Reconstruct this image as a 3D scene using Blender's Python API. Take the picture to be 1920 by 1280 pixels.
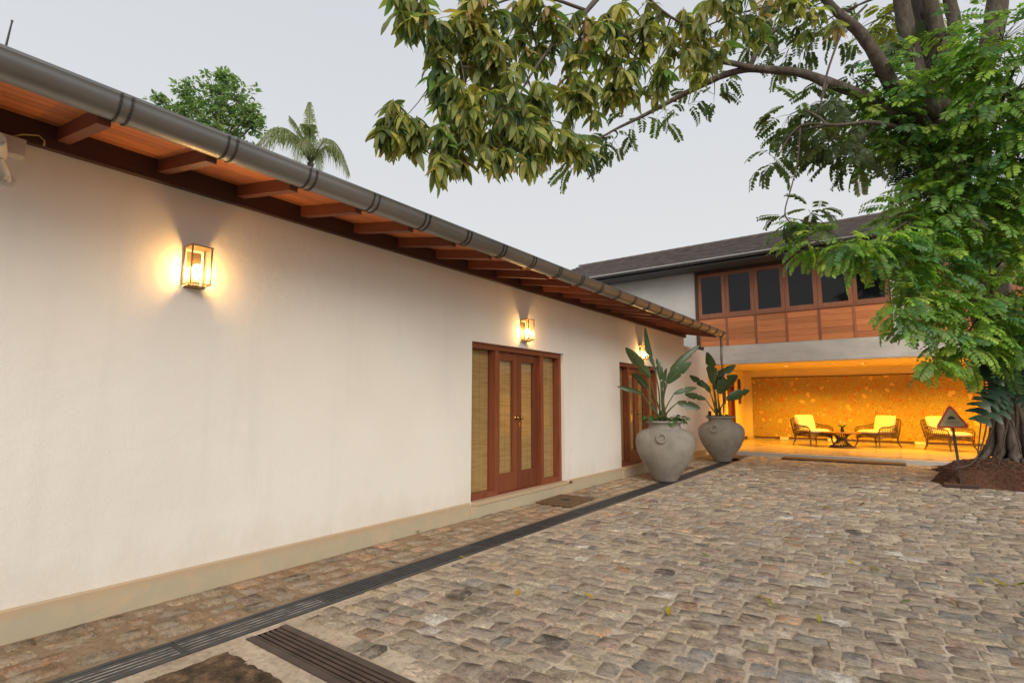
import bpy, math, random
import numpy as np
from mathutils import Vector, Matrix, noise

for o in list(bpy.data.objects):
    bpy.data.objects.remove(o)
scene = bpy.context.scene
COL = scene.collection
rad = math.radians

# ------------------------------------------------------------------ camera
CAMP = Vector((4.651, 0.0, 1.5))
cam_d = bpy.data.cameras.new('camera')
cam_d.sensor_width = 36.0
cam_d.lens = 36.0 * 987.4 / 1920.0
cam_d.clip_start = 0.05
cam_d.clip_end = 2000
cam = bpy.data.objects.new('camera', cam_d)
COL.objects.link(cam)
cam.location = CAMP
cam.rotation_euler = (rad(90 + 6.5965), 0, rad(36.436))
scene.camera = cam

# ------------------------------------------------------------------ sky, sun, exposure
SUN_DIR = Vector((0.58, -0.60, 0.50)).normalized()      # towards the sun
world = bpy.data.worlds.new('World')
scene.world = world
world.use_nodes = True
wn = world.node_tree
for n in list(wn.nodes):
    wn.nodes.remove(n)
wo = wn.nodes.new('ShaderNodeOutputWorld')
bg = wn.nodes.new('ShaderNodeBackground')
sky = wn.nodes.new('ShaderNodeTexSky')
sky.sky_type = 'NISHITA'
sky.sun_disc = False
sky.sun_elevation = math.asin(SUN_DIR.z)
sky.sun_rotation = math.atan2(SUN_DIR.x, SUN_DIR.y)
sky.dust_density = 4.0
sky.air_density = 1.0
sky.ozone_density = 1.0
# an even veil of high cloud over the clear sky: warmer towards the horizon all the way round
tc = wn.nodes.new('ShaderNodeTexCoord')
sep = wn.nodes.new('ShaderNodeSeparateXYZ')
ramp = wn.nodes.new('ShaderNodeValToRGB')
ramp.color_ramp.elements[0].position = 0.0
ramp.color_ramp.elements[0].color = (8.1, 7.75, 7.45, 1)
ramp.color_ramp.elements[1].position = 0.62
ramp.color_ramp.elements[1].color = (6.5, 6.75, 7.15, 1)
e = ramp.color_ramp.elements.new(0.28)
e.color = (7.25, 7.3, 7.35, 1)
wmix = wn.nodes.new('ShaderNodeMix')
wmix.data_type = 'RGBA'
wmix.inputs[0].default_value = 0.93
wn.links.new(tc.outputs['Generated'], sep.inputs[0])
wn.links.new(sep.outputs['Z'], ramp.inputs[0])
wn.links.new(sky.outputs[0], wmix.inputs[6])
wn.links.new(ramp.outputs[0], wmix.inputs[7])
wn.links.new(wmix.outputs[2], bg.inputs[0])
bg.inputs[1].default_value = 0.066
wn.links.new(bg.outputs[0], wo.inputs[0])

sun_d = bpy.data.lights.new('sun', 'SUN')
sun_d.energy = 1.5
sun_d.angle = rad(36)
sun_d.color = (1.0, 0.93, 0.83)
sun = bpy.data.objects.new('sun', sun_d)
COL.objects.link(sun)
sun.location = (20, -20, 30)
sun.rotation_euler = SUN_DIR.to_track_quat('Z', 'Y').to_euler()

scene.view_settings.view_transform = 'Standard'
scene.view_settings.look = 'None'
scene.view_settings.exposure = 0.72
scene.view_settings.gamma = 1.0
scene.view_settings.use_curve_mapping = False

# ------------------------------------------------------------------ materials
MATS = {}

class NT:
    """small helper round a material's node tree"""
    def __init__(s, name):
        s.m = bpy.data.materials.new(name)
        s.m.use_nodes = True
        s.t = s.m.node_tree
        for n in list(s.t.nodes):
            s.t.nodes.remove(n)
        s.out = s.n('ShaderNodeOutputMaterial')
        s.p = s.n('ShaderNodeBsdfPrincipled')
        s.l(s.p.outputs[0], s.out.inputs[0])
        MATS[name] = s.m
    def n(s, t, **kw):
        nd = s.t.nodes.new(t)
        for k, v in kw.items():
            setattr(nd, k, v)
        return nd
    def l(s, a, b):
        s.t.links.new(a, b)
    def pos(s, scale=(1, 1, 1), world=True):
        g = s.n('ShaderNodeNewGeometry').outputs['Position'] if world else s.n('ShaderNodeTexCoord').outputs['Object']
        mp = s.n('ShaderNodeMapping')
        mp.inputs['Scale'].default_value = scale
        s.l(g, mp.inputs[0])
        return mp.outputs[0]
    def noise(s, vec, scale, detail=5, rough=0.55, dist=0.0):
        nd = s.n('ShaderNodeTexNoise')
        nd.inputs['Scale'].default_value = scale
        nd.inputs['Detail'].default_value = detail
        nd.inputs['Roughness'].default_value = rough
        nd.inputs['Distortion'].default_value = dist
        s.l(vec, nd.inputs['Vector'])
        return nd.outputs['Fac']
    def ramp(s, fac, stops):
        r = s.n('ShaderNodeValToRGB')
        els = r.color_ramp.elements
        els[0].position, els[0].color = stops[0][0], tuple(stops[0][1]) + (1,)
        els[1].position, els[1].color = stops[-1][0], tuple(stops[-1][1]) + (1,)
        for p, c in stops[1:-1]:
            e = els.new(p)
            e.color = tuple(c) + (1,)
        s.l(fac, r.inputs[0])
        return r.outputs[0]
    def step(s, fac, a, b):
        r = s.n('ShaderNodeMapRange')
        r.inputs[1].default_value = a
        r.inputs[2].default_value = b
        s.l(fac, r.inputs[0])
        return r.outputs[0]
    def mix(s, fac, a, b, blend='MIX'):
        m = s.n('ShaderNodeMix', data_type='RGBA', blend_type=blend)
        for sock, v in ((m.inputs[0], fac), (m.inputs[6], a), (m.inputs[7], b)):
            if hasattr(v, 'links'):
                s.l(v, sock)
            elif isinstance(v, (int, float)):
                sock.default_value = v
            else:
                sock.default_value = tuple(v) + (1,)
        return m.outputs[2]
    def math(s, op, a, b=0.0):
        m = s.n('ShaderNodeMath', operation=op)
        for sock, v in ((m.inputs[0], a), (m.inputs[1], b)):
            if hasattr(v, 'links'):
                s.l(v, sock)
            else:
                sock.default_value = v
        return m.outputs[0]
    def bump(s, h, strength=0.3, dist=0.01, prev=None):
        b = s.n('ShaderNodeBump')
        b.inputs['Strength'].default_value = strength
        b.inputs['Distance'].default_value = dist
        s.l(h, b.inputs['Height'])
        if prev is not None:
            s.l(prev, b.inputs['Normal'])
        s.l(b.outputs[0], s.p.inputs['Normal'])
        return b.outputs[0]
    def col(s, c):
        if hasattr(c, 'links'):
            s.l(c, s.p.inputs['Base Color'])
        else:
            s.p.inputs['Base Color'].default_value = tuple(c) + (1,)
    def set(s, rough=None, metal=None, spec=None):
        if rough is not None:
            s.p.inputs['Roughness'].default_value = rough
        if metal is not None:
            s.p.inputs['Metallic'].default_value = metal
        if spec is not None:
            s.p.inputs['Specular IOR Level'].default_value = spec

def simple(name, c1, c2=None, scale=6, rough=0.7, bump=0.0, bscale=60, bdist=0.004, stretch=(1, 1, 1), metal=0.0, spec=0.5, world=True):
    s = NT(name)
    v = s.pos(stretch, world)
    c2 = c2 or tuple(x * 0.75 for x in c1)
    f = s.noise(v, scale)
    s.col(s.ramp(f, [(0.3, c1), (0.7, c2)]))
    s.set(rough, metal, spec)
    if bump:
        s.bump(s.noise(v, bscale, 4), bump, bdist)
    return s.m

# plaster: white with sand grain, faint dust and drip marks
s = NT('plaster')
v = s.pos()
big = s.noise(v, 0.9, 5)
drip = s.noise(s.pos((3.0, 3.0, 0.25)), 1.6, 5)
c = s.ramp(big, [(0.3, (0.81, 0.77, 0.70)), (0.72, (0.76, 0.715, 0.64))])
c = s.mix(s.math('MULTIPLY', s.step(drip, 0.55, 0.9), 0.35), c, (0.60, 0.57, 0.52))
c = s.mix(s.step(s.noise(v, 38, 3), 0.74, 0.80), c, (0.55, 0.50, 0.44))
zz = s.n('ShaderNodeSeparateXYZ')
s.l(s.n('ShaderNodeNewGeometry').outputs['Position'], zz.inputs[0])
spl = s.step(s.math('ADD', zz.outputs[2], s.math('MULTIPLY', s.noise(s.pos((1, 1, 0.5)), 3.5, 7, 0.7), 0.9)), 0.95, 0.45)      # rain splash along the foot
c = s.mix(s.math('MULTIPLY', spl, 0.45), c, (0.55, 0.47, 0.37))
crk = s.n('ShaderNodeTexVoronoi', feature='DISTANCE_TO_EDGE')
crk.inputs['Scale'].default_value = 0.55
wv = s.n('ShaderNodeVectorMath', operation='MULTIPLY_ADD')
nz_ = s.n('ShaderNodeTexNoise')
nz_.inputs['Scale'].default_value = 2.2
s.l(v, nz_.inputs['Vector'])
s.l(nz_.outputs['Color'], wv.inputs[0])
wv.inputs[1].default_value = (0.7, 0.7, 0.7)
s.l(v, wv.inputs[2])
s.l(wv.outputs[0], crk.inputs['Vector'])
c = s.mix(s.math('MULTIPLY', s.math('MULTIPLY', s.step(crk.outputs['Distance'], 0.0022, 0.0), s.step(s.noise(v, 0.8, 2), 0.52, 0.62)), 0.13), c, (0.42, 0.38, 0.33))
s.col(c)
s.set(0.9, 0, 0.2)
b1 = s.bump(s.noise(v, 7, 4), 0.25, 0.02)
s.bump(s.noise(v, 110, 3, 0.6), 0.55, 0.004, b1)

simple('plaster_far', (0.72, 0.70, 0.67), (0.62, 0.60, 0.57), 1.2, 0.9, 0.3, 60)
simple('room_paint', (0.80, 0.66, 0.34), (0.74, 0.60, 0.30), 1.5, 0.8, 0.15, 80)

s = NT('plinth_cement')
v = s.pos()
c = s.ramp(s.noise(v, 3.2, 6, 0.6, 0.6), [(0.28, (0.52, 0.41, 0.27)), (0.5, (0.44, 0.38, 0.27)), (0.75, (0.56, 0.42, 0.26))])
sz = s.n('ShaderNodeSeparateXYZ')
s.l(s.n('ShaderNodeNewGeometry').outputs['Position'], sz.inputs[0])
c = s.mix(s.math('MULTIPLY', s.step(s.math('ADD', sz.outputs[2], s.math('MULTIPLY', s.noise(v, 5), 0.08)), 0.17, 0.22), 0.5), c, (0.50, 0.33, 0.19))
s.col(c)
s.set(0.75, 0, 0.35)
s.bump(s.noise(v, 40, 5), 0.25, 0.006)

s = NT('concrete')
v = s.pos((1, 1, 2.2))
c = s.ramp(s.noise(v, 1.6, 7, 0.62, 0.5), [(0.28, (0.50, 0.465, 0.425)), (0.55, (0.61, 0.565, 0.51)), (0.78, (0.68, 0.62, 0.55))])
c = s.mix(s.math('MULTIPLY', s.step(s.noise(s.pos((0.5, 1, 9)), 2.2, 4), 0.5, 0.75), 0.5), c, (0.34, 0.31, 0.28))
s.col(c)
s.set(0.85, 0, 0.3)
s.bump(s.noise(v, 30, 5), 0.2, 0.006)

def wood(name, dark, mid, light, axis, rough=0.45, scale=1.0, spec=0.45):
    st = [14.0, 14.0, 14.0]
    st[axis] = 0.7
    s = NT(name)
    v = s.pos([q * scale for q in st])
    f = s.noise(v, 2.0, 6, 0.6, 1.2)
    c = s.ramp(f, [(0.25, dark), (0.5, mid), (0.78, light)])
    oi = s.n('ShaderNodeObjectInfo')
    k = s.step(oi.outputs['Random'], 0, 1)
    hs = s.n('ShaderNodeHueSaturation')
    mr = s.n('ShaderNodeMapRange')
    mr.inputs[3].default_value = 0.78
    mr.inputs[4].default_value = 1.18
    s.l(oi.outputs['Random'], mr.inputs[0])
    s.l(mr.outputs[0], hs.inputs['Value'])
    s.l(c, hs.inputs['Color'])
    s.col(hs.outputs[0])
    s.set(rough, 0, spec)
    s.bump(f, 0.12, 0.003)
    return s.m

wood('mahogany_z', (0.13, 0.034, 0.016), (0.20, 0.055, 0.024), (0.26, 0.08, 0.035), 2, 0.35)
wood('mahogany_y', (0.13, 0.034, 0.016), (0.20, 0.055, 0.024), (0.26, 0.08, 0.035), 1, 0.35)
wood('soffit_wood', (0.40, 0.125, 0.045), (0.54, 0.18, 0.065), (0.62, 0.23, 0.09), 1, 0.5)
wood('rafter_wood', (0.12, 0.038, 0.022), (0.17, 0.055, 0.03), (0.21, 0.07, 0.036), 0, 0.55)
wood('plate_wood', (0.05, 0.018, 0.013), (0.07, 0.026, 0.018), (0.095, 0.036, 0.024), 1, 0.55)
wood('panel_wood', (0.48, 0.15, 0.05), (0.60, 0.205, 0.07), (0.68, 0.26, 0.095), 0, 0.5)
wood('frame_wood', (0.25, 0.09, 0.045), (0.34, 0.13, 0.065), (0.40, 0.165, 0.085), 2, 0.55)
wood('dark_wood', (0.05, 0.022, 0.012), (0.085, 0.036, 0.018), (0.12, 0.055, 0.028), 2, 0.5)
wood('table_wood', (0.16, 0.075, 0.03), (0.24, 0.115, 0.05), (0.30, 0.15, 0.07), 0, 0.35)
simple('eave_dark', (0.13, 0.135, 0.14), (0.10, 0.10, 0.105), 2.0, 0.8)
simple('zinc', (0.30, 0.29, 0.28), (0.22, 0.218, 0.21), 2.5, 0.46, 0.05, 30, 0.003, (1, 0.4, 1), 0.9)
simple('strap_metal', (0.07, 0.065, 0.06), (0.045, 0.042, 0.04), 8, 0.5, metal=0.4)
simple('brass', (0.55, 0.36, 0.14), (0.42, 0.27, 0.10), 10, 0.25, metal=1.0)
simple('bronze_frame', (0.20, 0.135, 0.06), (0.15, 0.10, 0.05), 10, 0.4, metal=0.7)
simple('roof_tile', (0.13, 0.10, 0.09), (0.075, 0.062, 0.06), 3.0, 0.85, 0.4, 25, 0.01)
simple('camera_plastic', (0.66, 0.63, 0.58), (0.58, 0.55, 0.50), 8, 0.4)
simple('black_plastic', (0.018, 0.018, 0.02), (0.012, 0.012, 0.013), 8, 0.25)
simple('yellow_cable', (0.45, 0.36, 0.10), (0.40, 0.30, 0.08), 8, 0.5)
simple('iron_rod', (0.06, 0.055, 0.055), None, 8, 0.6)
simple('stem_green', (0.10, 0.13, 0.045), (0.075, 0.10, 0.035), 10, 0.5)
simple('coir', (0.20, 0.115, 0.05), (0.13, 0.075, 0.034), 14, 0.95, 0.9, 220, 0.012)
simple('coir_dark', (0.06, 0.038, 0.02), (0.04, 0.026, 0.015), 20, 0.95, 0.9, 220, 0.012)
simple('cushion', (0.78, 0.72, 0.60), (0.72, 0.66, 0.54), 5, 0.9, 0.2, 60, 0.006)
simple('rattan', (0.12, 0.06, 0.026), (0.075, 0.036, 0.016), 30, 0.5, 0.3, 120, 0.002)
simple('white_fitting', (0.75, 0.73, 0.70), (0.7, 0.68, 0.65), 5, 0.5)
simple('sign_post', (0.055, 0.028, 0.022), (0.038, 0.02, 0.017), 12, 0.6, 0.2, 60)
simple('sign_red', (0.55, 0.07, 0.035), (0.45, 0.055, 0.03), 8, 0.5)
simple('sign_face', (0.42, 0.34, 0.18), (0.34, 0.27, 0.14), 6, 0.5)
simple('sign_ink', (0.03, 0.028, 0.025), None, 6, 0.6)
simple('sign_base', (0.26, 0.12, 0.05), (0.16, 0.07, 0.035), 14, 0.7)
simple('earth', (0.12, 0.075, 0.045), (0.075, 0.055, 0.03), 0.6, 0.95, 0.5, 8, 0.05)
simple('curtain', (0.62, 0.58, 0.52), (0.52, 0.48, 0.43), 3, 0.9)
simple('potting_soil', (0.03, 0.02, 0.013), None, 20, 0.95, 0.8, 60, 0.02)

s = NT('mortar')
v = s.pos()
c = s.ramp(s.noise(v, 2.4, 7, 0.62, 0.4), [(0.30, (0.35, 0.28, 0.205)), (0.5, (0.50, 0.405, 0.30)), (0.72, (0.62, 0.515, 0.395))])
c = s.mix(s.math('MULTIPLY', s.step(s.noise(v, 18, 8, 0.75), 0.48, 0.66), 0.75), c, (0.23, 0.175, 0.125))
s.col(c)
s.set(0.9, 0, 0.25)
b1 = s.bump(s.noise(v, 16, 6, 0.65), 0.7, 0.03)
s.bump(s.noise(v, 120, 4), 0.5, 0.006, b1)

s = NT('mortar_brown')
v = s.pos()
c = s.ramp(s.noise(v, 4, 8, 0.68, 0.6), [(0.28, (0.27, 0.18, 0.105)), (0.5, (0.36, 0.255, 0.16)), (0.75, (0.45, 0.345, 0.235))])
c = s.mix(s.math('MULTIPLY', s.step(s.noise(v, 24, 6, 0.7), 0.52, 0.68), 0.7), c, (0.17, 0.12, 0.075))
s.col(c)
s.set(0.92, 0, 0.25)
b1 = s.bump(s.noise(v, 14, 8, 0.72), 0.9, 0.05)
s.bump(s.noise(v, 90, 5, 0.7), 0.6, 0.01, b1)

s = NT('cobble')
v = s.pos()
at = s.n('ShaderNodeAttribute', attribute_name='col')
n1 = s.noise(s.pos((1, 1.6, 1)), 13, 9, 0.80, 0.8)
c = s.mix(s.step(n1, 0.36, 0.66), s.mix(1.0, at.outputs['Color'], (0.50, 0.48, 0.46), 'MULTIPLY'), s.mix(1.0, at.outputs['Color'], (1.95, 1.86, 1.70), 'MULTIPLY'))
c = s.mix(s.math('MULTIPLY', s.step(s.noise(v, 6.5, 7, 0.68), 0.44, 0.60), 0.8), c, (0.58, 0.485, 0.375))     # mortar smeared over the stones
c = s.mix(s.math('MULTIPLY', s.step(s.noise(s.pos((1, 2.2, 1)), 42, 6, 0.72), 0.53, 0.66), 0.75), c, (0.085, 0.07, 0.058))
c = s.mix(s.math('MULTIPLY', s.step(s.noise(s.pos((1.3, 1, 1)), 75, 4, 0.7), 0.57, 0.70), 0.6), c, (0.56, 0.49, 0.40))
s.col(c)
s.set(0.75, 0, 0.35)
b1 = s.bump(s.noise(v, 17, 8, 0.75), 1.0, 0.05)
s.bump(s.noise(v, 90, 5, 0.7), 0.7, 0.012, b1)

s = NT('drain_black')
v = s.pos()
c = s.ramp(s.noise(v, 9, 5), [(0.3, (0.028, 0.028, 0.03)), (0.75, (0.055, 0.053, 0.052))])
c = s.mix(s.math('MULTIPLY', s.step(s.noise(v, 4, 6), 0.55, 0.8), 0.35), c, (0.2, 0.17, 0.14))
s.col(c)
s.set(0.55)
s.bump(s.noise(v, 90, 3), 0.2, 0.003)
simple('drain_dust', (0.48, 0.44, 0.39), (0.06, 0.055, 0.05), 11, 0.9)
simple('rust_steel', (0.105, 0.068, 0.052), (0.06, 0.045, 0.038), 7, 0.6, 0.25, 60, 0.004, metal=0.25)
simple('drain_pit', (0.012, 0.011, 0.010), None, 5, 0.9)

s = NT('dirt')
v = s.pos()
c = s.ramp(s.noise(v, 6, 8, 0.7), [(0.36, (0.035, 0.026, 0.02)), (0.5, (0.13, 0.085, 0.05)), (0.64, (0.32, 0.21, 0.12))])
s.col(c)
s.set(0.95, 0, 0.2)
s.bump(s.noise(v, 60, 6, 0.7), 0.9, 0.02)

s = NT('mulch_soil')
v = s.pos()
c = s.ramp(s.noise(v, 26, 7, 0.7), [(0.3, (0.055, 0.026, 0.015)), (0.5, (0.125, 0.058, 0.034)), (0.72, (0.20, 0.105, 0.065))])
c = s.mix(s.math('MULTIPLY', s.step(s.noise(v, 2.0, 4), 0.45, 0.7), 0.4), c, (0.06, 0.03, 0.02))
s.col(c)
s.set(0.95, 0, 0.2)
s.bump(s.noise(v, 70, 6, 0.7), 1.0, 0.03)
simple('mulch_chip_mat', (0.19, 0.095, 0.055), (0.09, 0.045, 0.028), 40, 0.95)

s = NT('pot_stone')
v = s.pos()
c = s.ramp(s.noise(v, 4, 7, 0.65, 0.4), [(0.28, (0.20, 0.175, 0.145)), (0.52, (0.275, 0.25, 0.21)), (0.78, (0.34, 0.31, 0.265))])
c = s.mix(s.math('MULTIPLY', s.step(s.noise(s.pos((3, 3, 0.6)), 2.5, 5), 0.55, 0.78), 0.45), c, (0.20, 0.205, 0.15))
c = s.mix(s.math('MULTIPLY', s.step(s.noise(v, 70, 3), 0.62, 0.7), 0.5), c, (0.13, 0.11, 0.09))
s.col(c)
s.set(0.8, 0, 0.3)
s.bump(s.noise(v, 60, 5), 0.35, 0.006)

s = NT('bark')
v = s.pos((1, 1, 0.35))
c = s.ramp(s.noise(v, 7, 7, 0.65, 0.8), [(0.28, (0.06, 0.045, 0.036)), (0.52, (0.125, 0.098, 0.08)), (0.76, (0.23, 0.195, 0.165))])
c = s.mix(s.math('MULTIPLY', s.step(s.noise(s.pos(), 2.2, 5), 0.52, 0.7), 0.5), c, (0.075, 0.085, 0.045))
s.col(c)
s.set(0.9, 0, 0.2)
s.bump(s.noise(v, 16, 7, 0.7, 0.6), 0.9, 0.06)
simple('twig_bark', (0.13, 0.10, 0.075), (0.08, 0.065, 0.05), 12, 0.9)
simple('root_bark', (0.11, 0.08, 0.058), (0.06, 0.045, 0.034), 12, 0.9, 0.5, 40, 0.01)

def leaf_mat(name, trans=0.46, rough=0.42, tr_tint=(1.5, 1.6, 0.7), spec=0.4):
    s = NT(name)
    at = s.n('ShaderNodeAttribute', attribute_name='col')
    v = s.pos()
    c = s.mix(s.step(s.noise(v, 20, 4), 0.3, 0.75), s.mix(1.0, at.outputs['Color'], (0.75, 0.78, 0.75), 'MULTIPLY'), s.mix(1.0, at.outputs['Color'], (1.25, 1.2, 1.15), 'MULTIPLY'))
    s.col(c)
    s.set(rough, 0, spec)
    tr = s.n('ShaderNodeBsdfTranslucent')
    s.l(s.mix(1.0, c, tr_tint, 'MULTIPLY'), tr.inputs[0])
    mx = s.n('ShaderNodeMixShader')
    mx.inputs[0].default_value = trans
    s.l(s.p.outputs[0], mx.inputs[1])
    s.l(tr.outputs[0], mx.inputs[2])
    s.l(mx.outputs[0], s.out.inputs[0])
    return s.m
leaf_mat('leaf')
leaf_mat('leaf_thick', 0.12, 0.3)

# glass that lets the light through and mirrors a little
def glass(name, tint, ior=1.45, extra=0.0):
    s = NT(name)
    s.t.nodes.remove(s.p)
    tb = s.n('ShaderNodeBsdfTransparent')
    tb.inputs[0].default_value = tuple(tint) + (1,)
    gl = s.n('ShaderNodeBsdfGlossy')
    gl.inputs['Roughness'].default_value = 0.03
    fr = s.n('ShaderNodeLayerWeight')
    mx = s.n('ShaderNodeMixShader')
    f0 = ((ior - 1) / (ior + 1)) ** 2
    s.l(s.math('ADD', s.math('MULTIPLY', s.math('POWER', fr.outputs['Facing'], 5.0), 0.8), f0 + extra), mx.inputs[0])
    s.l(tb.outputs[0], mx.inputs[1])
    s.l(gl.outputs[0], mx.inputs[2])
    s.l(mx.outputs[0], s.out.inputs[0])
glass('lantern_glass', (0.97, 0.95, 0.9), 1.3)
glass('door_glass', (0.92, 0.90, 0.86), 1.4)
s = NT('dark_glass')
s.col((0.006, 0.007, 0.009))
s.set(0.05, 0, 0.35)
s.bump(s.noise(s.pos(), 1.5, 2), 0.02, 0.02)

def emit(name, colr, strength):
    s = NT(name)
    s.t.nodes.remove(s.p)
    em = s.n('ShaderNodeEmission')
    em.inputs[0].default_value = tuple(colr) + (1,)
    em.inputs[1].default_value = strength
    s.l(em.outputs[0], s.out.inputs[0])
emit('bulb_glow', (1.0, 0.58, 0.20), 150.0)
emit('downlight_glow', (1.0, 0.62, 0.16), 12.0)

# woven bamboo blind: fine horizontal reeds and a few vertical cords
s = NT('bamboo_blind')
g = s.n('ShaderNodeSeparateXYZ')
s.l(s.n('ShaderNodeNewGeometry').outputs['Position'], g.inputs[0])
w = s.n('ShaderNodeTexWave', wave_type='BANDS', bands_direction='Z')
w.inputs['Scale'].default_value = 26.0
w.inputs['Distortion'].default_value = 1.5
w.inputs['Detail'].default_value = 2.0
s.l(s.pos(), w.inputs[0])
n1 = s.noise(s.pos((1.0, 1.0, 22.0)), 2.5, 4, 0.6)
c = s.ramp(n1, [(0.3, (0.46, 0.30, 0.12)), (0.52, (0.64, 0.45, 0.20)), (0.75, (0.74, 0.55, 0.27))])
c = s.mix(s.math('MULTIPLY', s.step(w.outputs['Fac'], 0.45, 0.0), 0.45), c, (0.16, 0.09, 0.03))
md = s.math('PINGPONG', s.math('ADD', g.outputs[1], 0.03), 0.145)
c = s.mix(s.math('MULTIPLY', s.step(md, 0.006, 0.0), 0.7), c, (0.16, 0.09, 0.03))
s.col(c)
s.set(0.7)
s.bump(w.outputs['Fac'], 0.35, 0.004)

# polished floor tiles
s = NT('floor_tile')
v = s.pos()
oi = s.n('ShaderNodeObjectInfo')
c = s.ramp(s.noise(v, 3, 6), [(0.3, (0.50, 0.40, 0.26)), (0.7, (0.42, 0.33, 0.21))])
hs = s.n('ShaderNodeHueSaturation')
mr = s.n('ShaderNodeMapRange')
mr.inputs[3].default_value = 0.85
mr.inputs[4].default_value = 1.12
s.l(oi.outputs['Random'], mr.inputs[0])
s.l(mr.outputs[0], hs.inputs['Value'])
s.l(c, hs.inputs['Color'])
s.col(hs.outputs[0])
s.set(0.22, 0, 0.5)
simple('grout', (0.14, 0.10, 0.06), None, 8, 0.9)

# printed cloth of dense curling leaves with pale and red blossoms
s = NT('mural_print')
v0 = s.pos()
nv = s.n('ShaderNodeTexNoise')
nv.inputs['Scale'].default_value = 3.0
s.l(v0, nv.inputs['Vector'])
vm = s.n('ShaderNodeVectorMath', operation='MULTIPLY_ADD')
s.l(nv.outputs['Color'], vm.inputs[0])
vm.inputs[1].default_value = (0.35, 0.35, 0.35)
s.l(v0, vm.inputs[2])
v = vm.outputs[0]
def vor(scale, feat='F1', vec=None):
    n = s.n('ShaderNodeTexVoronoi', feature=feat)
    n.inputs['Scale'].default_value = scale
    s.l(vec or v, n.inputs['Vector'])
    return n
va = vor(7.5)
rings = s.math('SINE', s.math('MULTIPLY', va.outputs['Distance'], 46.0))
c = s.ramp(s.step(rings, -1, 1), [(0.15, (0.21, 0.155, 0.05)), (0.5, (0.40, 0.30, 0.095)), (0.85, (0.55, 0.43, 0.15))])
vb = vor(21.0)
c = s.mix(s.math('MULTIPLY', s.step(vb.outputs['Distance'], 0.5, 0.35), 0.55), c, s.mix(s.step(s.noise(v0, 2.4, 3), 0.42, 0.58), (0.44, 0.15, 0.035), (0.40, 0.30, 0.08)))
sepc = s.n('ShaderNodeSeparateColor')
s.l(va.outputs['Color'], sepc.inputs[0])
red = s.math('MULTIPLY', s.step(sepc.outputs[0], 0.70, 0.76), s.step(va.outputs['Distance'], 0.42, 0.30))
c = s.mix(s.math('MULTIPLY', red, 0.7), c, (0.55, 0.12, 0.04))
vc = vor(3.6)
sepd = s.n('ShaderNodeSeparateColor')
s.l(vc.outputs['Color'], sepd.inputs[0])
lob = s.math('ADD', vc.outputs['Distance'], s.math('MULTIPLY', s.noise(v0, 18, 3), 0.22))
blossom = s.math('MULTIPLY', s.step(lob, 0.42, 0.36), s.step(sepd.outputs[0], 0.35, 0.42))
c = s.mix(blossom, c, (0.62, 0.45, 0.17))
c = s.mix(s.math('MULTIPLY', s.math('MULTIPLY', s.step(lob, 0.46, 0.42), s.step(lob, 0.36, 0.42)), 0.6), c, (0.30, 0.13, 0.04))
s.col(c)
s.set(0.85, 0, 0.2)

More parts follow.
